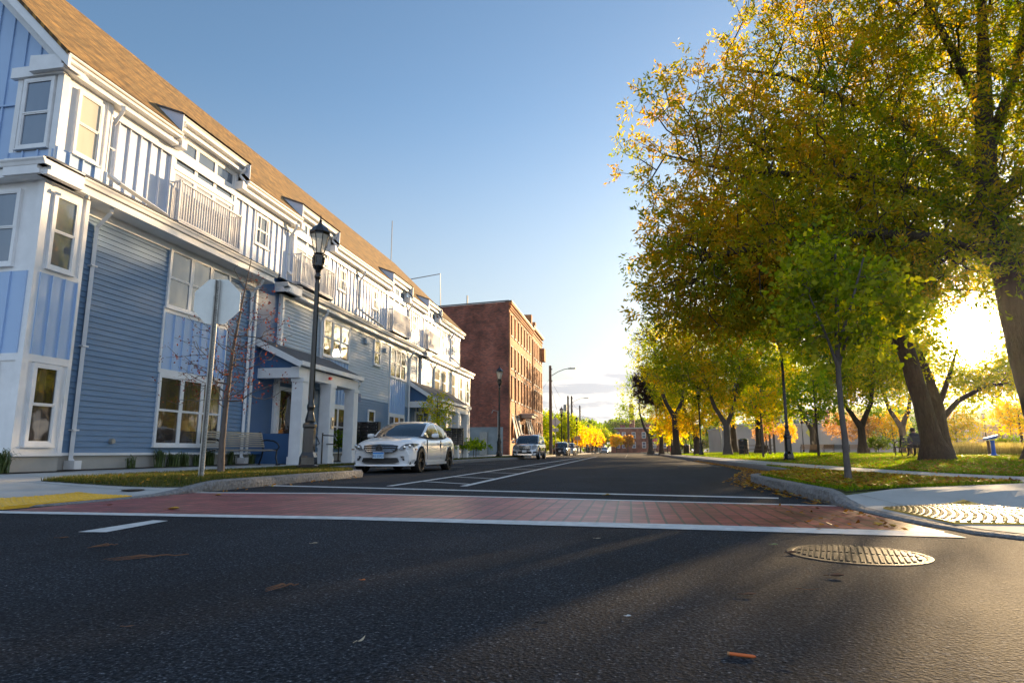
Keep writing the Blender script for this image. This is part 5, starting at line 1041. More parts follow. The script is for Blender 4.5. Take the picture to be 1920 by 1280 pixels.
# stop sign, seen from the back
t=thing('stop_sign','stop sign seen from its bare metal back near the left corner','road sign',(-7.03,9.8,zL(-6.95,9.8)))
m=MB(); H_=3.40
for s in (-1,1): m.box(s*.030-.004,s*.030+.004,-.03,.012,-.1,H_); m.box(min(s*.03,s*.047),max(s*.03,s*.047),-.032,-.028,-.1,H_)
m.box(-.026,.026,.008,.012,-.1,H_); p=obj('post',m,M_galv,t); m=MB()
for i in range(64):
    z=.12+i*.05; m.lathe([(.007,0),(.007,-.002)],6,(0,.0065,z),'Y')
obj('punched_holes',m,M_plas,p)
def octo(r): return [(r*math.cos(rad(22.5+45*i)),r*math.sin(rad(22.5+45*i))) for i in range(8)]
m=MB(); o8=octo(.43); zc=H_-.38; m.add([(x,.016,zc+z) for x,z in o8]+[(x,.020,zc+z) for x,z in o8],[tuple(range(8))[::-1],tuple(range(8,16))]+[(i,(i+1)%8,8+(i+1)%8,8+i) for i in range(8)]); obj('sign_plate',m,M_alum,t)
m=MB()
for z in (zc-.22,zc+.22): m.lathe([(.014,0),(.012,-.012),(.004,-.014)],6,(0,.006,z),'Y')
obj('bolt',m,M_galv,p)
t.rotation_euler=(0,rad(.4),rad(12))
M_sred=mat('sign_red',(.55,.02,.03),.5,var=.05); M_swhite=mat('sign_white',(.75,.75,.75),.5,var=.03); M_syel=mat('sign_yellow',(.75,.65,.05),.5,var=.03)
def text(body,size,par,loc,m,rot=(math.pi/2,0,0),name='lettering',ext=.001):
    c=bpy.data.curves.new(name,'FONT'); c.body=body; c.size=size; c.align_x='CENTER'; c.align_y='CENTER'; c.extrude=ext; c.resolution_u=2
    o=bpy.data.objects.new(name,c); COL.objects.link(o); dg=bpy.context.evaluated_depsgraph_get(); me=bpy.data.meshes.new_from_object(o.evaluated_get(dg)); bpy.data.objects.remove(o)
    o=bpy.data.objects.new(name,me); me.materials.clear(); me.materials.append(m); COL.objects.link(o); o.parent=par; o.location=loc; o.rotation_euler=rot; return o
def stopfar(x,y,label):
    t=thing('stop_sign',label,'road sign',(x,y,zS(x,y))); m=MB(); m.box(-.04,.04,-.0,.05,0,3.4); obj('post',m,M_galv,t)
    for r,mm,yy in ((.75,M_swhite,-.03),(.70,M_sred,-.036)):
        m=MB(); o8=octo(r); m.add([(a,yy,3.2+b) for a,b in o8],[tuple(range(8))]); o=obj('sign_plate' if mm==M_swhite else 'sign_face',m,mm,t,fixn=False)
    text('STOP',.5,t,(0,-.042,3.2),M_swhite)
stopfar(6.1,160,'small red stop sign facing the camera at the far crossing')
def diamond(x,y,zc,s,label,m_=None,face='back'):
    t=thing('road_sign',label,'road sign',(x,y,zS(x,y)),0); m=MB(); m.box(-.035,.035,-.03,.02,0,zc+.6*s); obj('post',m,M_galv,t)
    m=MB(); r=s*.78; m.add([(0,.03,zc-r),(r,.03,zc),(0,.03,zc+r),(-r,.03,zc),(0,.036,zc-r),(r,.036,zc),(0,.036,zc+r),(-r,.036,zc)],[(0,1,2,3),(7,6,5,4),(0,4,5,1),(1,5,6,2),(2,6,7,3),(3,7,4,0)]); obj('sign_plate',m,m_ or M_alum,t)
    m=MB(); m.box(-s*.45,s*.45,.03,.036,zc-r-.62*s,zc-r-.12*s); obj('lower_plate',m,m_ or M_alum,t)
diamond(-8.75,78,3.9,.82,'grey diamond warning sign back beside the first utility pole')
diamond(-8.45,145,3.7,.78,'smaller diamond sign back farther down the left kerb')
t=thing('parking_sign','tan rectangular sign back above the dark parked cars','road sign',(-8.75,112,zS(-8.75,112))); m=MB(); m.box(-.03,.03,0,.05,0,3.0); obj('post',m,M_galv,t); m=MB(); m.box(-.5,.5,-.02,0,2.3,2.95); obj('sign_plate',m,mat('sign_tan',(.55,.30,.16),.6),t)
t=thing('crossing_sign','small yellow green diamond sign before the warehouse left edge','road sign',(24.8,96,zS(24.8,96))); m=MB(); m.box(-.03,.03,0,.05,0,3.2); obj('post',m,M_galv,t); m=MB(); m.add([(0,-.02,2.1),(.5,-.02,2.8),(0,-.02,3.5),(-.5,-.02,2.8)],[(0,1,2,3)]); obj('sign_plate',m,M_syel,t,fixn=False)
# utility poles
PT=[]
def upole(x,y,h,label,arm=0,tr=False):
    t=thing('utility_pole',label,'utility pole',(x,y,zS(x,y)),0,'wooden utility poles down the left side'); m=MB(); m.lathe([(.21,-.1),(.19,h*.5),(.15,h)],10); obj('pole',m,M_wood,t,smooth=True)
    PT.append((x,y,h))
    if arm:
        m=MB(); m.tube([(.15,0,h-1.2),(.9,0,h-.75),(1.7,0,h-.45),(arm,0,h-.38)],.045,6); a=obj('lamp_arm',m,M_galv,t); m=MB(); m.box(arm-.15,arm+.75,-.14,.14,h-.46,h-.32); m.lathe([(.03,0),(.03,.12)],6,(arm+.1,0,h-.33)); obj('lamp_head',m,M_galv,a)
    if tr: m=MB(); m.lathe([(.3,0),(.3,1.0),(.25,1.1)],10,(-.5,0,h-2.6)); obj('transformer',m,M_galv,t)
    m=MB()
    for z in (h-.5,h-1.9): m.lathe([(.06,0),(.05,.16)],6,(.2,0,z)); m.box(0,.2,-.03,.03,z,z+.04)
    obj('insulator',m,M_stone,t)
upole(-8.95,75,10.4,'nearest wooden utility pole with street light arm, right of the mill',2.3)
upole(-10.3,112,9.9,'second wooden pole, slimmer and without arm',0,True)
upole(-10.1,117,10.3,'third wooden pole with street light arm',2.4)
upole(-10.4,141,10.2,'fourth wooden pole farther down the street')
upole(-10.2,205,9.6,'farthest wooden pole with tiny light arm',2.4)
upole(9.5,190,10,'pole standing before the far brick block',-1.8)
def wire(name,p,q,sag,label,r=.016):
    mb=MB(); pts=[(p[0]+(q[0]-p[0])*i/14,p[1]+(q[1]-p[1])*i/14,p[2]+(q[2]-p[2])*i/14-sag*4*(i/14)*(1-i/14)) for i in range(15)]; mb.tube(pts,r,4); obj(name,mb,M_plas,label=label,cat='cable',smooth=True)
wire('cable',(-9,75,9.2),(-10.1,117,8.9),1.0,'upper cable from the nearest pole to the third pole')
wire('cable',(-9,75,8.6),(-9.0,88,4.2),.4,'guy cable slanting down right from the nearest pole',.02)
wire('cable',(-9,75,9.1),(-12.4,70,4.0),.4,'service cable slanting left from the nearest pole to the mill')
wire('cable',(-10.1,117,9.8),(-10.4,141,9.7),.7,'cable between the third and fourth poles',.025)
wire('cable',(-10.1,117,8.4),(-10.4,141,8.0),.9,'lower cable between the third and fourth poles',.025)
wire('cable',(-10.4,141,9.7),(-10.2,205,9.2),1.6,'cable running from the fourth to the farthest pole',.03)
wire('cable',(-10.4,141,8.2),(9.5,190,9.2),1.2,'cable crossing the street at the far end',.03)
wire('cable',(34,100,9.5),(80,112,8.0),1.4,'upper cable over the hall on the right',.025)
wire('cable',(20,112,6.6),(70,114,6.2),.8,'long cable above the warehouse roof',.03)
for x,y,h,l in ((13.4,100,7,'pale metal pole right of the forked maple'),(35.6,108,6.5,'pale metal pole before the warehouse middle'),(39.5,78,8.5,'slim dark pole right of the leaning trunk'),(42.6,82,5.0,'brown post before the hall')):
    m=MB(); m.lathe([(.11,-.1),(.08,h)],8); t=thing('metal_pole',l,'pole',(x,y,zS(x,y))); obj('shaft',m,M_galv if 'pale' in l else M_wood,t,smooth=True); m=MB(); m.lathe([(.13,h),(.05,h+.12)],8); obj('pole_cap',m,M_galv,t)
# benches
def bench(label,x,y,rz,L_=1.9,ms=None,scale=1,group=None):
    t=thing('park_bench',label,'bench',(x,y,zS(x,y)),rz,group); ms=ms or M_steel
    s=MB()
    for i in range(6): yy=-.22+i*.085; s.box(-L_/2,L_/2,yy,yy+.055,.435-.012*abs(i-2),.455-.012*abs(i-2))
    obj('seat',s,ms,t); s=MB()
    for i in range(7): zz=.52+i*.062; yy=.25+i*.02; s.box(-L_/2,L_/2,yy,yy+.02,zz,zz+.042)
    obj('backrest',s,ms,t)
    for sx in (-1,1):
        m=MB(); X=sx*(L_/2-.04)
        m.tube([(X,.42,.96),(X,.36,.80),(X,.29,.55),(X,.25,.43),(X,.05,.42),(X,-.22,.44)],.024,6); m.tube([(X,.26,.45),(X,.29,.25),(X,.38,.02)],.024,6); m.tube([(X,-.22,.44),(X,-.21,.22),(X,-.27,.02)],.024,6); m.box(X-.03,X+.03,-.34,-.22,0,.025); m.box(X-.03,X+.03,.34,.44,0,.025); obj('leg_frame',m,M_blk,t,smooth=True)
        m=MB(); m.tube([(X,.33,.70),(X,.15,.72),(X,-.08,.70),(X,-.24,.62),(X,-.30,.52),(X,-.24,.44)],.022,6); obj('armrest',m,M_blk,t,smooth=True)
    t.scale=(scale,)*3; return t
bench('slatted steel bench with black curved arms in front of the near porch',-10.75,16.75,rad(82),2.3,scale=1.02)
gB='benches in the park'
bench('dark park bench with a seated person behind the leaning trunk',12.75,32.3,rad(185),1.5,M_blk,group=gB)
M_bw=mat('bench_wood',(.34,.17,.07),.6,var=.2)
bench('wooden park bench left of the linden trunk across the lawn',19.2,72,rad(175),3.2,M_bw,group=gB); bench('low wooden bench in front of the mid sized round tree trunk',24.2,74,rad(175),2.6,M_bw,group=gB); bench('small dark bench between the linden and the round tree',22.0,76,rad(178),2.2,M_blk,group=gB)
def picnic(label,x,y,rz):
    t=thing('picnic_table',label,'picnic table',(x,y,zS(x,y)),rz); m=MB()
    for i in range(5): m.box(-1.2,1.2,-.38+i*.155,-.24+i*.155,.72,.76)
    obj('tabletop',m,M_wood,t)
    for s in (-1,1):
        m=MB(); m.box(-1.2,1.2,s*.72-.13,s*.72+.13,.42,.46); obj('seat',m,M_wood,t)
        m=MB(); m.box(s*.8-.04,s*.8+.04,-.75,.75,.36,.42); m.tube([(s*.8,-.6,0),(s*.8,-.2,.72)],.05,4); m.tube([(s*.8,.6,0),(s*.8,.2,.72)],.05,4); m.box(s*.8-.04,s*.8+.04,-.3,.3,.66,.72); obj('leg',m,M_wood,t)
picnic('dark picnic table under the straight trunked maple',9.9,54,.1); 
def bin_(label,x,y,h=1.0,r=.3):
    t=thing('litter_bin',label,'litter bin',(x,y,zS(x,y))); m=MB(); m.lathe([(r*.9,0),(r,.05),(r,h*.9),(r*.95,h*.92)],12); obj('body',m,M_plas,t); m=MB(); m.lathe([(r*1.06,h*.92),(r*1.0,h),(r*.5,h*1.06)],12); obj('bin_lid',m,M_blk,t)
bin_('black litter bin beside the forked maple trunk',9.6,58,1.3,.4); bin_('small black bin far along the park row',7.4,88,1.2,.4)
for x,y,l in ((10.55,52,'left one of two short wooden stakes near the picnic table'),(10.85,52,'right one of two short wooden stakes near the picnic table'),(17.2,44,'short wooden stake in the lawn left of the leaning trunk'),(22.5,46,'square wooden post box before the tall dry grass'),(26.4,47,'short brown stake at the right edge of the dry grass')):
    m=MB(); m.box(-.06,.06,-.06,.06,0,1.5 if x<11 else .9); m.lathe([(.085,0),(.001,.1)],4,(0,0,1.5 if x<11 else .9)); o=obj('wooden_stake',m,M_wood,label=l,cat='stake'); o.location=(x,y,zS(x,y))
# drinking fountain
t=thing('drinking_fountain','bright blue drinking fountain post on the far side of the lawn','drinking fountain',(17.9,36.2,zR(17.9,36.2)))
M_blue=mat('fountain_blue',(.02,.12,.55),.35,var=.05)
m=MB(); m.lathe([(.28,0),(.26,.05),(.12,.10),(.095,.2),(.09,.72),(.11,.8)],12); obj('pedestal',m,M_blue,t,smooth=True); m=MB(); m.add([(-.32,-.14,.80),(.18,-.14,.92),(.18,.14,.92),(-.32,.14,.80),(-.34,-.16,.90),(.2,-.16,1.06),(.2,.16,1.06),(-.34,.16,.90)],[(3,2,1,0),(4,5,6,7),(0,1,5,4),(2,3,7,6),(1,2,6,5),(3,0,4,7)]); m.lathe([(.16,0),(.16,.05)],12,(-.2,0,.84)); m.tube([(.1,0,1.0),(.15,0,1.08),(.05,0,1.14)],.02,6); obj('basin',m,M_blue,t)
m=MB(); m.add([(15,33.6,0),(60,33,0),(60,35.4,0),(15,35.6,0)],[(0,1,2,3)]); ruled('park_path',[(13.5,35.5),(60,36)],[(13.5,38.2),(60,39)],zR,.03,M_conc,2,20,kind='structure')
# fire hydrant far
t=thing('fire_hydrant','tiny red fire hydrant on the far right kerb','fire hydrant',(9.3,150,zR(9.3,150))); m=MB(); m.lathe([(.3,0),(.22,.08),(.2,.9),(.26,.95),(.2,1.15),(.05,1.3)],10); obj('barrel',m,M_sred,t,smooth=True); m=MB(); m.lathe([(.1,-.38),(.1,.38)],8,(0,0,.75),'X'); obj('nozzle',m,M_sred,t)
# seated person on the dark bench
def person():
    bx,by=12.85,32.25; bz=zR(bx,by); t=None
    J=dict(pel=(0,.0,.52,.16,.13),wa=(0,.03,.70,.145,.115),ch=(0,-.06,.92,.18,.13),nk=(0,-.16,1.06,.065,.065),hd=(0,-.24,1.17,.095,.105),ht=(0,-.27,1.27,.075,.085),
     sl=(-.18,-.10,1.0,.075,.07),el=(-.24,-.22,.76,.052,.052),wl=(-.10,-.44,.66,.034,.034),hl=(-.05,-.52,.64,.035,.02),sr=(.18,-.10,1.0,.075,.07),er=(.24,-.22,.76,.052,.052),wr=(.10,-.44,.66,.034,.034),hr=(.05,-.52,.64,.035,.02),
     hpl=(-.10,-.02,.50,.10,.10),kl=(-.14,-.46,.50,.07,.07),al=(-.14,-.50,.10,.045,.045),fl=(-.14,-.66,.05,.045,.035),hpr=(.10,-.02,.50,.10,.10),kr=(.14,-.46,.50,.07,.07),ar=(.14,-.50,.10,.045,.045),fr=(.14,-.66,.05,.045,.035))
    E_=[('pel','wa'),('wa','ch'),('ch','nk'),('nk','hd'),('hd','ht'),('ch','sl'),('sl','el'),('el','wl'),('wl','hl'),('ch','sr'),('sr','er'),('er','wr'),('wr','hr'),('pel','hpl'),('hpl','kl'),('kl','al'),('al','fl'),('pel','hpr'),('hpr','kr'),('kr','ar'),('ar','fr')]
    V=[];R_=[];ed=[];ix={}
    for k,v in J.items(): ix[k]=len(V);V.append(v[:3]);R_.append(v[3:])
    for a,b in E_: ed.append((ix[a],ix[b]))
    for s,h in ((-1,'hl'),(1,'hr')):
        for i in range(4):
            p=J[h]; a=(p[0]+(i-1.5)*.018,p[1]-.04,p[2]-.005); b=(a[0],a[1]-.03,a[2]-.02); c=(b[0],b[1]-.01-.004*(i in(1,2)),b[2]-.025)
            q=ix[h]
            for w in (a,b,c): V.append(w);R_.append((.009,.009));ed.append((q,len(V)-1));q=len(V)-1
        p=J[h]; a=(p[0]-s*.04,p[1]-.01,p[2]+.01);V.append(a);R_.append((.011,.011));ed.append((ix[h],len(V)-1)); V.append((a[0]-s*.01,a[1]-.035,a[2]));R_.append((.009,.009));ed.append((len(V)-2,len(V)-1))
    me=bpy.data.meshes.new('person'); me.from_pydata(V,ed,[]); o=bpy.data.objects.new('person',me); COL.objects.link(o)
    mod=o.modifiers.new('s','SKIN'); sv=me.skin_vertices[0].data
    for i,r in enumerate(R_): sv[i].radius=r
    sv[0].use_root=True; o.modifiers.new('u','SUBSURF').levels=1
    dg=bpy.context.evaluated_depsgraph_get(); dg.update(); m2=bpy.data.meshes.new_from_object(o.evaluated_get(dg)); bpy.data.objects.remove(o)
    m2.materials.clear()
    for x in (mat('jacket_navy',(.018,.026,.05),.8),mat('trousers',(.02,.02,.024),.85),mat('skin',(.42,.25,.18),.5,var=.05),M_plas): m2.materials.append(x)
    for p in m2.polygons:
        c=p.center; p.material_index=2 if (c.z>1.09 or (c.y<-.47 and .55<c.z<.72 and abs(c.x)<.13)) else 3 if c.z<.11 else 1 if c.z<.60 and not(c.y>-.1 and c.z>.56) else 0; p.use_smooth=True
    o=bpy.data.objects.new('person',m2); COL.objects.link(o); props(o,'person in a dark navy jacket hunched forward on the park bench behind the leaning trunk','person'); o.location=(bx,by,bz); o.rotation_euler=(0,0,rad(185))
    m=MB(); m.lathe([(.02,-.12),(.085,-.08),(.115,0),(.105,.06),(.06,.11),(.01,.12)],10,(0,-.225,1.21)); h=obj('hair',m,mat('hair_dark',(.02,.014,.01),.7),o,smooth=True)
    m=MB(); m.lathe([(.018,0),(.004,-.03)],6,(0,-.335,1.19),'Y')
    for s in (-1,1): m.lathe([(.012,0),(.006,-.008)],6,(s*.035,-.325,1.215),'Y')
    obj('face',m,MATS['skin'],o,smooth=True)
person()
# ================================================================ vehicles
def interp(t,T,V): return float(np.interp(t,T,V))
def car(label,x,y,P,paint,rim,cat='car',name='parked_car',detail=True,group='cars parked along the left kerb',rz=0):
    """front of the car points to -Y; origin under the front bumper centre"""
    t=thing(name,label,cat,(x,y,0),rz,group); L_=P['L']; hw=P['W']/2; ws=P['wheels']; wr=P['wr']; gc=P['gc']
    ys=sorted(set(list(np.linspace(0,.5,9))+list(np.linspace(.5,L_-.4,int((L_-.9)/.07)))+list(np.linspace(L_-.4,L_,6)))); sec=[]
    for yy in ys:
        w=hw*interp(yy,*P['w']); zt=interp(yy,*P['top']); zb=gc+.0
        if yy<.35: zb=gc+.10*(1-yy/.35)*0
        ar=0
        for c in ws:
            dd=abs(yy-c); rr=wr*1.16
            if dd<rr: ar=max(ar,math.sqrt(rr*rr-dd*dd)+wr)
        sh=zt-P['sh']*(1 if yy>.25 else .6); mid=gc+(sh-gc)*.55
        z0=max(zb,ar*.985); 
        side=[(w*.93,zb+.02),(w*.985,zb+.14),(w,mid-.12),(w*1.0,mid),(w*.985,mid+.10),(w*.975,sh-.08),(w*.945,sh)]
        side=[(a,max(b,z0+(b-zb)*.0001)) for a,b in side]
        top=[(w*.86,sh+(zt-sh)*.62),(w*.70,zt-.012),(w*.52,zt+.004),(w*.26,zt+.014),(0,zt+.018)]
        sec.append([(w*.88,z0)]+side+top)
    n=len(sec[0]); mb=MB(); vs=[]
    for yy,s in zip(ys,sec):
        bow=interp(yy,[0,.12,.5],[1,.8,0])*P.get('bow',.22)     # nose is bowed: sides sit further back
        tb=interp(yy,[L_-.4,L_],[0,1])*.15
        for a,z in s: k=(abs(a)/hw)**2.4; vs.append((a,yy+k*bow-k*tb+ (max(0,z-.55)*.35 if yy<.2 else 0)*(1-yy/.2 if yy<.2 else 0),z))
        for a,z in s[::-1][1:]: k=(abs(a)/hw)**2.4; vs.append((-a,yy+k*bow-k*tb+(max(0,z-.55)*.35 if yy<.2 else 0)*(1-yy/.2 if yy<.2 else 0),z))
    N=2*n-1; fs=[(i*N+k,i*N+k+1,(i+1)*N+k+1,(i+1)*N+k) for i in range(len(ys)-1) for k in range(N-1)]
    fs.append(tuple(range(N))[::-1]); fs.append(tuple((len(ys)-1)*N+k for k in range(N)))
    mb.add(vs,fs); body=obj('body',mb,paint,t,smooth=True)
    # glasshouse
    G_=P['cab']; gy=np.linspace(G_['y'][0],G_['y'][-1],34); cs=[]
    for yy in gy:
        zr=interp(yy,G_['y'],G_['z']); zb=interp(yy,*P['top'])-.03; wb=hw*interp(yy,G_['y'],G_['wb']); wt=hw*interp(yy,G_['y'],G_['wt']); f=max(0,min(1,(zr-zb)/(G_['zmax']-zb))); wt2=wb*(1-f)+wt*f
        cs.append([(wb,zb),(wb*(1-.35)+wt2*.35,zb+(zr-zb)*.42),(wt2*1.02,zr-.085*f),(wt2*.93,zr-.03*f),(wt2*.80,zr-.008),(wt2*.4,zr+.012*f),(0,zr+.016*f)])
    V_=[]; n=7; N=13
    for yy,s in zip(gy,cs):
        for k,(a,z) in enumerate(s): V_.append((a,yy-(.10*(1-(a/hw)**2) if yy<G_['ws'] else 0)*(1-(yy-gy[0])/(G_['ws']-gy[0]) if yy<G_['ws'] else 0),z))
        for a,z in s[::-1][1:]: V_.append((-a,yy-(.10*(1-(a/hw)**2) if yy<G_['ws'] else 0)*(1-(yy-gy[0])/(G_['ws']-gy[0]) if yy<G_['ws'] else 0),z))
    grp={'roof':[], 'windscreen':[], 'side_window':[], 'rear_window':[]}
    for i in range(len(gy)-1):
        yc=(gy[i]+gy[i+1])/2
        for k in range(N-1):
            f=(i*N+k,i*N+k+1,(i+1)*N+k+1,(i+1)*N+k); kk=min(k,N-2-k)
            if kk<=1:
                pil=any(abs(yc-b)<.055 for b in P['pillars']) or yc>G_['cp']
                grp['roof' if pil else 'side_window'].append(f)
            elif kk<=2: grp['roof'].append(f)
            elif kk==3: grp['windscreen' if yc<G_['ws'] else 'rear_window' if yc>G_['rw'] else 'roof'].append(f)
            else: grp['windscreen' if yc<G_['ws'] else 'rear_window' if yc>G_['rw'] else 'roof'].append(f)
    sw=grp.pop('side_window'); xc=lambda f:sum(V_[i][0] for i in f); yc_=lambda f:sum(V_[i][1] for i in f)/4
    pc=P['pillars'][0]
    grp['side_window']=[f for f in sw if xc(f)<0 and yc_(f)<pc]; grp['side_window ']=[f for f in sw if xc(f)<0 and yc_(f)>pc]; grp['side_window  ']=[f for f in sw if xc(f)>0 and yc_(f)<pc]; grp['side_window   ']=[f for f in sw if xc(f)>0 and yc_(f)>pc]
    for k,f in grp.items():
        k=k.strip()
        if f: m=MB(); m.v=list(V_); m.f=f; o=obj(k,m,paint if k=='roof' else M_cgl,t,smooth='all'); bm=bmesh.new(); bm.from_mesh(o.data); bmesh.ops.delete(bm,geom=[v for v in bm.verts if not v.link_faces],context='VERTS'); bm.to_mesh(o.data); bm.free()
    # underside
    m=MB(); m.box(-hw*.86,hw*.86,.25,L_-.2,gc-.04,gc+.26); m.box(-hw*.80,hw*.80,.5,L_-.5,gc+.2,.62); obj('underbody',m,M_plas,t)
    for c in ws:
        for s in (-1,1):
            X=s*(hw-.115); wh=MB(); wd=.115
            wh.lathe([(wr*.70,-wd),(wr*.93,-wd*1.0),(wr,-wd*.7),(wr,wd*.7),(wr*.93,wd),(wr*.70,wd)],28,(X,c,wr),'X',cap=False); w=obj('wheel',wh,M_tyre,t,smooth=True)
            r_=MB(); o_=s*wd*.80; r_.lathe([(wr*.71,s*wd*.9),(wr*.68,s*wd*.55),(wr*.66,s*wd*.1)],28,(X,c,wr),'X',cap=False)
            r_.lathe([(wr*.66,s*wd*.0),(0.001,s*wd*.0)],28,(X,c,wr),'X',cap=False)
            for q in range(P.get('spokes',10)):
                a=2*math.pi*q/P.get('spokes',10)+.2
                for da in (-.07,.07):
                    p0=(X+s*wd*.62,c+wr*.12*math.cos(a+da),wr+wr*.12*math.sin(a+da)); p1=(X+s*wd*.72,c+wr*.68*math.cos(a+da*.9),wr+wr*.68*math.sin(a+da*.9)); r_.tube([p0,p1],.012,4)
            r_.lathe([(.07,0),(.05,s*.02)],12,(X+s*wd*.6,c,wr),'X'); obj('rim',r_,rim,w)
            m=MB(); m.lathe([(wr*.45,0),(wr*.45,s*.02)],20,(X+s*wd*.12,c,wr),'X'); obj('brake_disc',m,M_steel,w)
    return t,body
SED=dict(L=4.60,W=1.80,gc=.20,wheels=(.82,3.58),wr=.335,spokes=10,sh=.20,bow=.28,
 w=([0,.10,.35,.8,1.4,3.2,3.9,4.3,4.6],[.84,.89,.955,.995,.985,.995,.99,.95,.86]),
 top=([0,.06,.20,.50,1.0,1.45,2.5,3.5,3.95,4.35,4.55,4.6],[.66,.74,.815,.88,.945,.985,.99,1.02,1.055,1.06,1.00,.90]),
 cab=dict(y=[1.42,1.75,2.05,2.35,2.8,3.2,3.6,3.95,4.2],z=[.985,1.20,1.36,1.425,1.45,1.425,1.33,1.17,1.05],wb=[.80,.86,.88,.885,.885,.88,.85,.78,.66],wt=[.70,.70,.69,.685,.68,.67,.66,.63,.6],ws=2.16,rw=3.45,cp=3.62,zmax=1.45),pillars=(2.72,))
car1,b1=car('white four door sedan parked at the left kerb in front of the blue house',-6.70,16.75,SED,M_carw,M_rim)
def nose_z(P,z): return None
# sedan front details
def sedan_front(t,P):
    hw=P['W']/2
    ST=[i*.01 for i in range(120)]
    def ys(a):
        for y_ in ST:
            if hw*interp(y_,*P['w'])*.97>=abs(a): return y_
        return 1.2
    bw=lambda y_:interp(y_,[0,.12,.5],[1,.8,0])*.28
    yb=lambda a,off=0:ys(a)+(abs(a)/hw)**2.4*bw(ys(a))+off
    rc=lambda a,z:max(0,z-.55)*.35*max(0,1-ys(a)/.2)
    def patch(name,pts,m,dep=.02,par=None,push=-.012):
        """pts (x,z) polygon set on the bowed nose"""
        mb=MB(); f=lambda x,z:yb(x)+rc(x,z)+push
        k=len(pts); mb.add([(x,f(x,z),z) for x,z in pts]+[(x,f(x,z)+dep+.05,z) for x,z in pts],[tuple(range(k))]+[(i,(i+1)%k,k+(i+1)%k,k+i) for i in range(k)]); return obj(name,mb,m,par or t)
    g=patch('grille',[(-.47,.715),(-.30,.745),(0,.755),(.30,.745),(.47,.715),(.45,.60),(.36,.545),(0,.515),(-.36,.545),(-.45,.60)],M_plas)
    for z,w in ((.715,.44),(.665,.44),(.61,.42),(.565,.37)):
        mb=MB(); n=12; vs=[]
        for i in range(n+1):
            x=-w+2*w*i/n; y=yb(x)+max(0,z-.55)*.35-.03; vs+=[(x,y,z-.013),(x,y-.014,z),(x,y,z+.013)]
        mb.add(vs,[(3*i+j,3*i+3+j,3*i+4+j,3*i+1+j) for i in range(n) for j in (0,1)]); obj('grille_bar',mb,M_chrome,g,fixn=False)
    m=MB(); m.lathe([(.0,-.02),(.095,-.02),(.095,.04)],24,(0,.0,.635),'Y'); e=obj('emblem',m,M_plas,t)
    m=MB(); m.lathe([(.088,-.024),(.098,-.024),(.098,-.016)],24,(0,0,.635),'Y',cap=False)
    for k in range(3):
        a=rad(90+120*k); c_,s_=math.cos(a),math.sin(a); m.add([(.088*c_,-.027,.635+.088*s_),(-.013*s_,-.027,.635+.013*c_),(.013*s_,-.027,.635-.013*c_)],[(0,1,2)])
    obj('star',m,mat('star_grey',(.10,.10,.11),.3,.6),e,fixn=False)
    for s in (-1,1):
        pts=[(s*.50,.615),(s*.60,.60),(s*.74,.635),(s*.83,.69),(s*.86,.76),(s*.80,.775),(s*.66,.755),(s*.56,.70)]
        h=patch('headlight',pts if s>0 else pts[::-1],M_lens,push=-.018)
        m=MB(); 
        for (x,z,r) in ((.64,.668,.045),(.755,.705,.045)): m.lathe([(r,0),(r*.8,-.012),(.001,-.018)],12,(s*x,yb(x)+rc(x,z)-.024,z),'Y',cap=False)
        obj('reflector',m,M_chrome,h)
        patch('intake',[(s*.55,.44),(s*.82,.475),(s*.84,.36),(s*.78,.325),(s*.62,.335)] if s>0 else [(s*.62,.335),(s*.78,.325),(s*.84,.36),(s*.82,.475),(s*.55,.44)],M_plas,push=-.010)
        m=MB(); 
        for z in (.375,.42): m.add([(s*.60,yb(.60)-.03,z),(s*.82,yb(.82)-.03,z+.01),(s*.82,yb(.82)-.03,z+.03),(s*.58,yb(.58)-.03,z+.02)],[(0,1,2,3)])
        obj('intake_blade',m,M_cars,t,fixn=False)
        m=MB(); m.lathe([(.02,-.12),(.075,-.09),(.095,0),(.085,.07),(.03,.10)],10,(0,0,0),'X'); mi=obj('wing_mirror',m,M_carw,t,smooth=True); mi.location=(s*.975,1.78,1.01); mi.scale=(1.0,.62,.72)
        m=MB(); m.box(min(s*.86,s*.93),max(s*.86,s*.93),1.76,1.84,.975,1.01); obj('mirror_foot',m,M_plas,t)
        for yy in (2.45,3.35): m=MB(); m.box(min(s*.885,s*.925),max(s*.885,s*.925),yy,yy+.2,.80,.825); obj('door_handle',m,M_chrome,t)
        m=MB(); m.box(min(s*.875,s*.905),max(s*.875,s*.905),.30,.42,.60,.635); obj('marker_light',m,mat('marker_amber',(.25,.12,.05),.3),t)
        m=MB()
        for yy in (1.34,2.66): m.box(min(s*.86,s*.8945),max(s*.86,s*.8945),yy,yy+.003,.36,.88)
        obj('door_gap',m,M_plas,t)
        m=MB(); m.box(min(s*.87,s*.925),max(s*.87,s*.925),1.25,3.15,.20,.27); obj('side_skirt',m,M_carw,t)
    patch('lower_intake',[(-.46,.40),(.46,.40),(.50,.30),(.42,.265),(-.42,.265),(-.50,.30)],M_plas,push=-.010)
    m=MB(); n=14; vs=[]
    for i in range(n+1):
        x=-.84+1.68*i/n; y=yb(x)-.05; vs+=[(x,y+.08,.19),(x,y-.02,.19),(x,y,.225),(x,y+.08,.235)]
    m.add(vs,[(4*i+j,4*i+4+j,4*i+5+j,4*i+1+j) for i in range(n) for j in range(3)]); obj('front_lip',m,M_carw,t)
    m=MB(); m.box(-.155,.155,-.055,-.035,.385,.545); pl=obj('number_plate',m,M_swhite,t)
    m=MB(); m.box(-.150,.150,-.057,-.0552,.50,.540); obj('plate_band',m,mat('plate_blue',(.03,.22,.62),.4,var=0),pl)
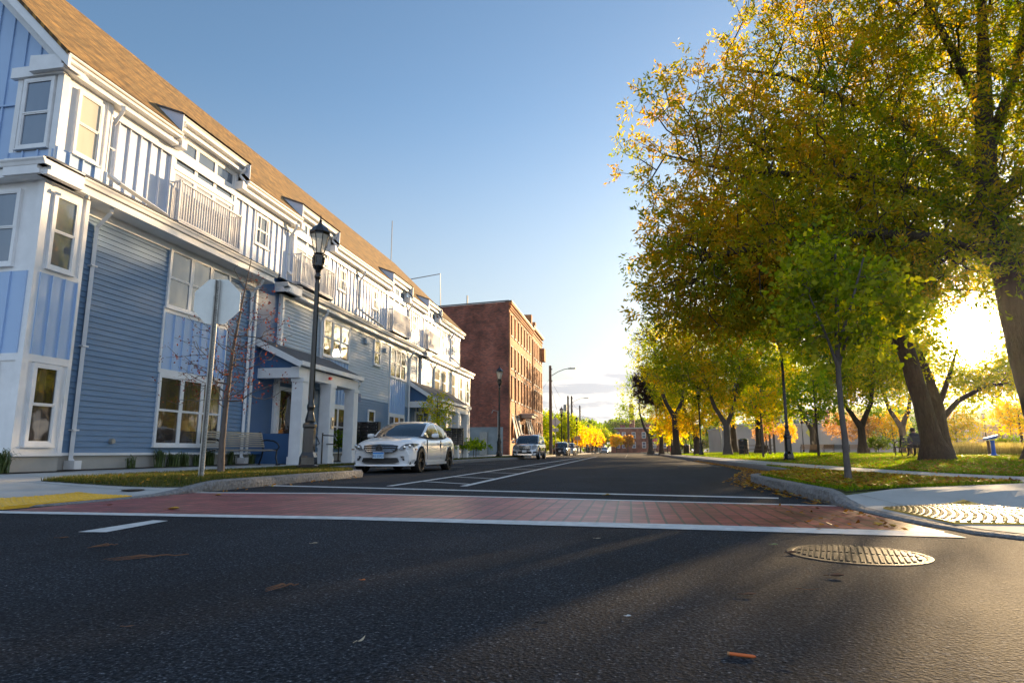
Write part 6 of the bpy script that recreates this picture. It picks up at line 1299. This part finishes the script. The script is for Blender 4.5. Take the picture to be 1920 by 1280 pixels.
    m=MB(); m.box(-.150,.150,-.0565,-.0552,.39,.4995); obj('plate_field',m,mat('plate_pale',(.42,.62,.80),.4,var=0),pl)
    text('BG·32923',.078,pl,(0,-.0585,.443),mat('plate_ink',(.02,.06,.25),.5,var=0))
    m=MB(); m.tube([(0,1.98,1.30),(0,1.97,1.22)],.004,4); m.lathe([(.001,-.03),(.03,0),(.001,.03)],8,(0,1.9,1.20)); o=obj('air_freshener',m,mat('freshener',(.55,.75,.80),.5),t)
sedan_front(car1,SED); car1.scale=(1.04,)*3
SUV=dict(L=5.0,W=1.95,gc=.30,wheels=(.92,3.98),wr=.40,spokes=5,sh=.17,bow=.25,
 w=([0,.10,.4,.9,4.2,4.8,5],[.84,.90,.97,1,1,.97,.92]),top=([0,.08,.3,.8,1.35,2.5,4.5,4.9,5],[.92,1.02,1.07,1.11,1.16,1.18,1.2,1.18,1.1]),
 cab=dict(y=[1.3,1.6,1.95,2.4,3.2,4.2,4.65,4.92],z=[1.16,1.45,1.70,1.80,1.82,1.78,1.70,1.2],wb=[.84,.88,.9,.9,.9,.9,.88,.84],wt=[.75,.75,.75,.75,.75,.74,.72,.7],ws=2.05,rw=4.6,cp=4.55,zmax=1.82),pillars=(2.75,3.75))
def suv_front(t,P,lens=M_lens,bar=M_chrome,trim=M_plas,rails=True):
    hw=P['W']/2; yb=lambda a:(abs(a)/hw)**2.4*P['bow']
    def patch(name,pts,m,par=None,push=-.015):
        mb=MB(); f=lambda x,z:yb(x)+max(0,z-.55)*.35*(1 if z<1.2 else 1)+push; k=len(pts); mb.add([(x,f(x,z),z) for x,z in pts]+[(x,f(x,z)+.1,z) for x,z in pts],[tuple(range(k))]+[(i,(i+1)%k,k+(i+1)%k,k+i) for i in range(k)]); return obj(name,mb,m,par or t)
    g=patch('grille',[(-.42,.98),(.42,.98),(.40,.74),(.32,.68),(-.32,.68),(-.40,.74)],trim)
    for z in (.94,.86,.78): mb=MB(); mb.add([(-.39,yb(.39)+(z-.55)*.35-.045,z-.016),(0,(z-.55)*.35-.035,z-.016),(.39,yb(.39)+(z-.55)*.35-.045,z-.016),(.39,yb(.39)+(z-.55)*.35-.045,z+.016),(0,(z-.55)*.35-.035,z+.016),(-.39,yb(.39)+(z-.55)*.35-.045,z+.016)],[(0,1,4,5),(1,2,3,4)]); obj('grille_bar',mb,bar,g,fixn=False)
    m=MB(); m.lathe([(.07,-.0),(.09,-.02),(.09,.0)],18,(0,.07,.86),'Y',cap=False); obj('emblem',m,bar,t)
    for s in (-1,1):
        pts=[(s*.48,.76),(s*.62,.74),(s*.80,.78),(s*.85,.96),(s*.74,1.0),(s*.50,.94)]; patch('headlight',pts if s>0 else pts[::-1],lens,push=-.02)
        pts=[(s*.60,.44),(s*.86,.48),(s*.86,.58),(s*.60,.56)]; patch('intake',pts if s>0 else pts[::-1],trim)
        m=MB(); m.lathe([(.02,-.13),(.08,-.1),(.10,0),(.09,.08),(.03,.11)],10,(0,0,0),'X'); o=obj('wing_mirror',m,trim if not rails else M_cars,t,smooth=True); o.location=(s*(hw+.13),1.72,1.24); o.scale=(1,.65,1)
        if rails: m=MB(); m.tube([(s*.70,2.2,1.80),(s*.69,2.4,1.88),(s*.68,4.1,1.88),(s*.67,4.4,1.79)],.02,6); obj('roof_rail',m,bar,t)
        m=MB(); 
        for yy in (2.7,3.7): m.box(min(s*(hw-.02),s*(hw+.022)),max(s*(hw-.02),s*(hw+.022)),yy-.3,yy-.08,.98,1.01)
        obj('door_handle',m,bar,t)
    patch('lower_intake',[(-.45,.58),(.45,.58),(.50,.44),(-.50,.44)],trim)
    patch('skid_plate',[(-.55,.40),(.55,.40),(.5,.31),(-.5,.31)],bar,push=-.02)
    m=MB(); m.box(-.155,.155,-.06,-.04,.50,.66); obj('number_plate',m,M_swhite,t)
car2,_=car('silver sport utility car parked before the brick mill',-7.28,45.2,SUV,M_cars,M_rims); suv_front(car2,SUV)
SUV2=dict(SUV); SUV2.update(L=4.55,W=1.86,wheels=(.88,3.55),gc=.24,top=([0,.08,.3,.8,1.25,2.5,4.2,4.5],[.86,.95,1.0,1.04,1.10,1.12,1.13,1.05]),cab=dict(y=[1.2,1.5,1.85,2.3,3.1,3.9,4.3,4.5],z=[1.1,1.38,1.60,1.68,1.70,1.64,1.5,1.12],wb=[.84,.88,.9,.9,.9,.9,.88,.84],wt=[.75]*8,ws=1.95,rw=4.0,cp=4.0,zmax=1.7))
car3,_=car('dark blue black crossover parked beyond the silver car',-8.25,78,SUV2,M_card,M_rims); suv_front(car3,SUV2,bar=M_plas)
car4,_=car('tan car parked directly behind the dark crossover',-8.1,86,SUV2,M_cart,M_rims); suv_front(car4,SUV2)
car5,_=car('small pale car driving at the far end of the street',-5.7,150,SED,M_cars,M_rims,group=None,name='moving_car')
car6,_=car('tiny dark car standing left of the pale car at the far end',-9.4,160,SED,M_card,M_rims,group=None,name='distant_car')
# ================================================================ small things on the road
def rleaf(label,x,y,L_,w,c,rz=0,curl=.3,stem=True,z=.006):
    t=thing('fallen_leaf',label,'leaf',(x,y,z),rz); mb=MB(); n=5; vs=[]
    for i in range(n+1):
        u=i/n; ww=w*math.sin(math.pi*min(.97,u*.9+.06))*.5; zz=L_*curl*(u-.4)**2
        vs+=[(u*L_,-ww,zz+ww*.5),(u*L_,0,zz+.001),(u*L_,ww,zz+ww*.7)]
    mb.add(vs,[(3*i+j,3*i+3+j,3*i+4+j,3*i+1+j) for i in range(n) for j in (0,1)]); nm='leaf_%.2f_%.2f'%(c[0],c[1]); obj('leaf_blade',mb,mat(nm,c,.7,var=.3,scale=40),t,smooth='all',fixn=False)
    mb=MB(); mb.tube([(0,0,L_*curl*.16+.002),(-L_*.35,.004,.004)],.0014,4); obj('stem',mb,mat(nm,c,.7),t)
Yl=(.50,.28,.03);Br=(.16,.07,.03);Or=(.60,.16,.03);Pa=(.45,.36,.24);Dk=(.03,.022,.016)
for a in [('orange leaf on the left end of the red crosswalk far border',-5.55,8.05,.11,.07,Yl,.2),('large yellow leaf on the left part of the red crosswalk',-4.7,6.05,.16,.10,Yl,.1),('brown leaf on the red crosswalk left of the yellow one',-5.75,6.4,.12,.05,Br,0),('yellow leaf on the stop line',-.35,9.0,.10,.08,Yl,0),
 ('small pale leaf tip on the asphalt below the crosswalk middle',-2.05,4.02,.05,.03,Pa,.5),('tiny orange leaf left of centre on the asphalt',-1.25,2.95,.03,.025,Or,0),('pale curled leaf shard in the lower middle of the asphalt',-.86,2.02,.05,.013,Pa,1.3,.9),('brown leaf left of the manhole cover',.93,3.45,.09,.045,Br,0),('brown leaf at the left rim of the manhole cover',.90,4.15,.08,.045,Br,.4),
 ('brown leaf half way between centre and manhole',.45,2.95,.07,.03,Br,.1),('small white petal on the asphalt in the centre',-.03,2.50,.025,.02,(.7,.7,.68),.3),('small pale chip right of the crosswalk middle on the asphalt',-.25,4.6,.05,.02,Pa,0),('thin twig like leaf right of centre on the asphalt',.72,3.10,.09,.012,Br,.05),('pale green leaf above the manhole left rim',.88,4.5,.05,.03,(.3,.35,.15),0),
 ('upright yellow maple leaf at the right end of the crosswalk',1.95,5.75,.09,.09,Yl,1.2,.8),('second yellow maple leaf at the right end of the crosswalk',2.05,5.68,.08,.08,Yl,2.0,.8),('dark leaf left in the foreground asphalt',-3.9,3.95,.10,.035,Br,.2),('dry leaf near the left bottom of the picture',-1.72,2.05,.04,.012,Br,.6),('dark leaf piece right of the pale shard',.42,2.05,.035,.018,Dk,.1),('dark leaf piece above the centre line right',-.33,2.35,.045,.02,Dk,.2),('tiny leaf near the right lower edge',1.55,2.35,.035,.015,Br,.2)]:
    rleaf(a[0],a[1],a[2],a[3]*.8,a[4]*.8,*a[5:])
m=MB(); m.lathe([(.004,0),(.0045,.01),(.0045,.072),(.002,.08)],8,(0,0,.006),'X'); t=thing('orange_stick','bright orange pencil like stick lying on the asphalt lower right','stick',(.27,2.12,0),rad(-14)); obj('stick_body',m,mat('stick_orange',(.75,.16,.03),.5,var=.1),t,smooth=True); m=MB(); m.lathe([(.005,0),(.005,.006)],8,(.0,0,.006),'X'); obj('stick_end',m,mat('stick_tip',(.5,.25,.1),.6),t)
def twig(label,x,y,L_,rz,seed):
    r=random.Random(seed); t=thing('twig',label,'twig',(x,y,.004),rz); mb=MB(); pts=[(i/8*L_,r.gauss(0,.004),.006+.01*abs(math.sin(i))) for i in range(9)]; mb.tube(pts,[.006-.0005*i for i in range(9)],5); obj('stem',mb,mat('twig_brown',(.17,.08,.04),.8),t)
    mb=MB()
    for i in (1,2,3): mb.tube([pts[i],(pts[i][0]-L_*.3,pts[i][1]-.03*i,.01),(pts[i][0]-L_*.55,pts[i][1]-.02-.03*i,.006)],[.003,.002,.001],4)
    obj('side_shoot',mb,mat('twig_brown',(.17,.08,.04),.8),t)
twig('forked brown twig lying on the asphalt on the left',-2.78,3.32,.30,rad(20),3); twig('thin twig bit on the asphalt right of the forked one',-1.55,2.75,.09,rad(10),4); twig('short dark twig on the asphalt under the crosswalk left',-3.3,3.7,.09,0,5)
m=MB(); m.lathe([(.13,0),(.13,.006),(.11,.008)],20,(0,0,0)); t=thing('valve_cover','small round iron valve cover in the left pavement','valve cover',(-6.9,8.15,zL(-6.9,8.15)+.008)); obj('lid',m,M_iron,t); m=MB(); m.lathe([(.15,0),(.15,.003)],20); obj('collar',m,M_iron,t)

# ================================================================ evening haze
m=MB(); m.box(-160,260,-40,470,-1.05,36); hz=obj('haze',m,[],kind='stuff',label='thin golden evening haze',cat='haze')
hm=bpy.data.materials.new('haze_air'); hm.use_nodes=True; N=hm.node_tree.nodes; N.clear(); o_=N.new('ShaderNodeOutputMaterial'); pv=N.new('ShaderNodeVolumePrincipled'); pv.inputs['Color'].default_value=(.95,.93,.90,1); pv.inputs['Density'].default_value=.00010; pv.inputs['Anisotropy'].default_value=.82
hm.node_tree.links.new(pv.outputs[0],o_.inputs['Volume']); hz.data.materials.append(hm)
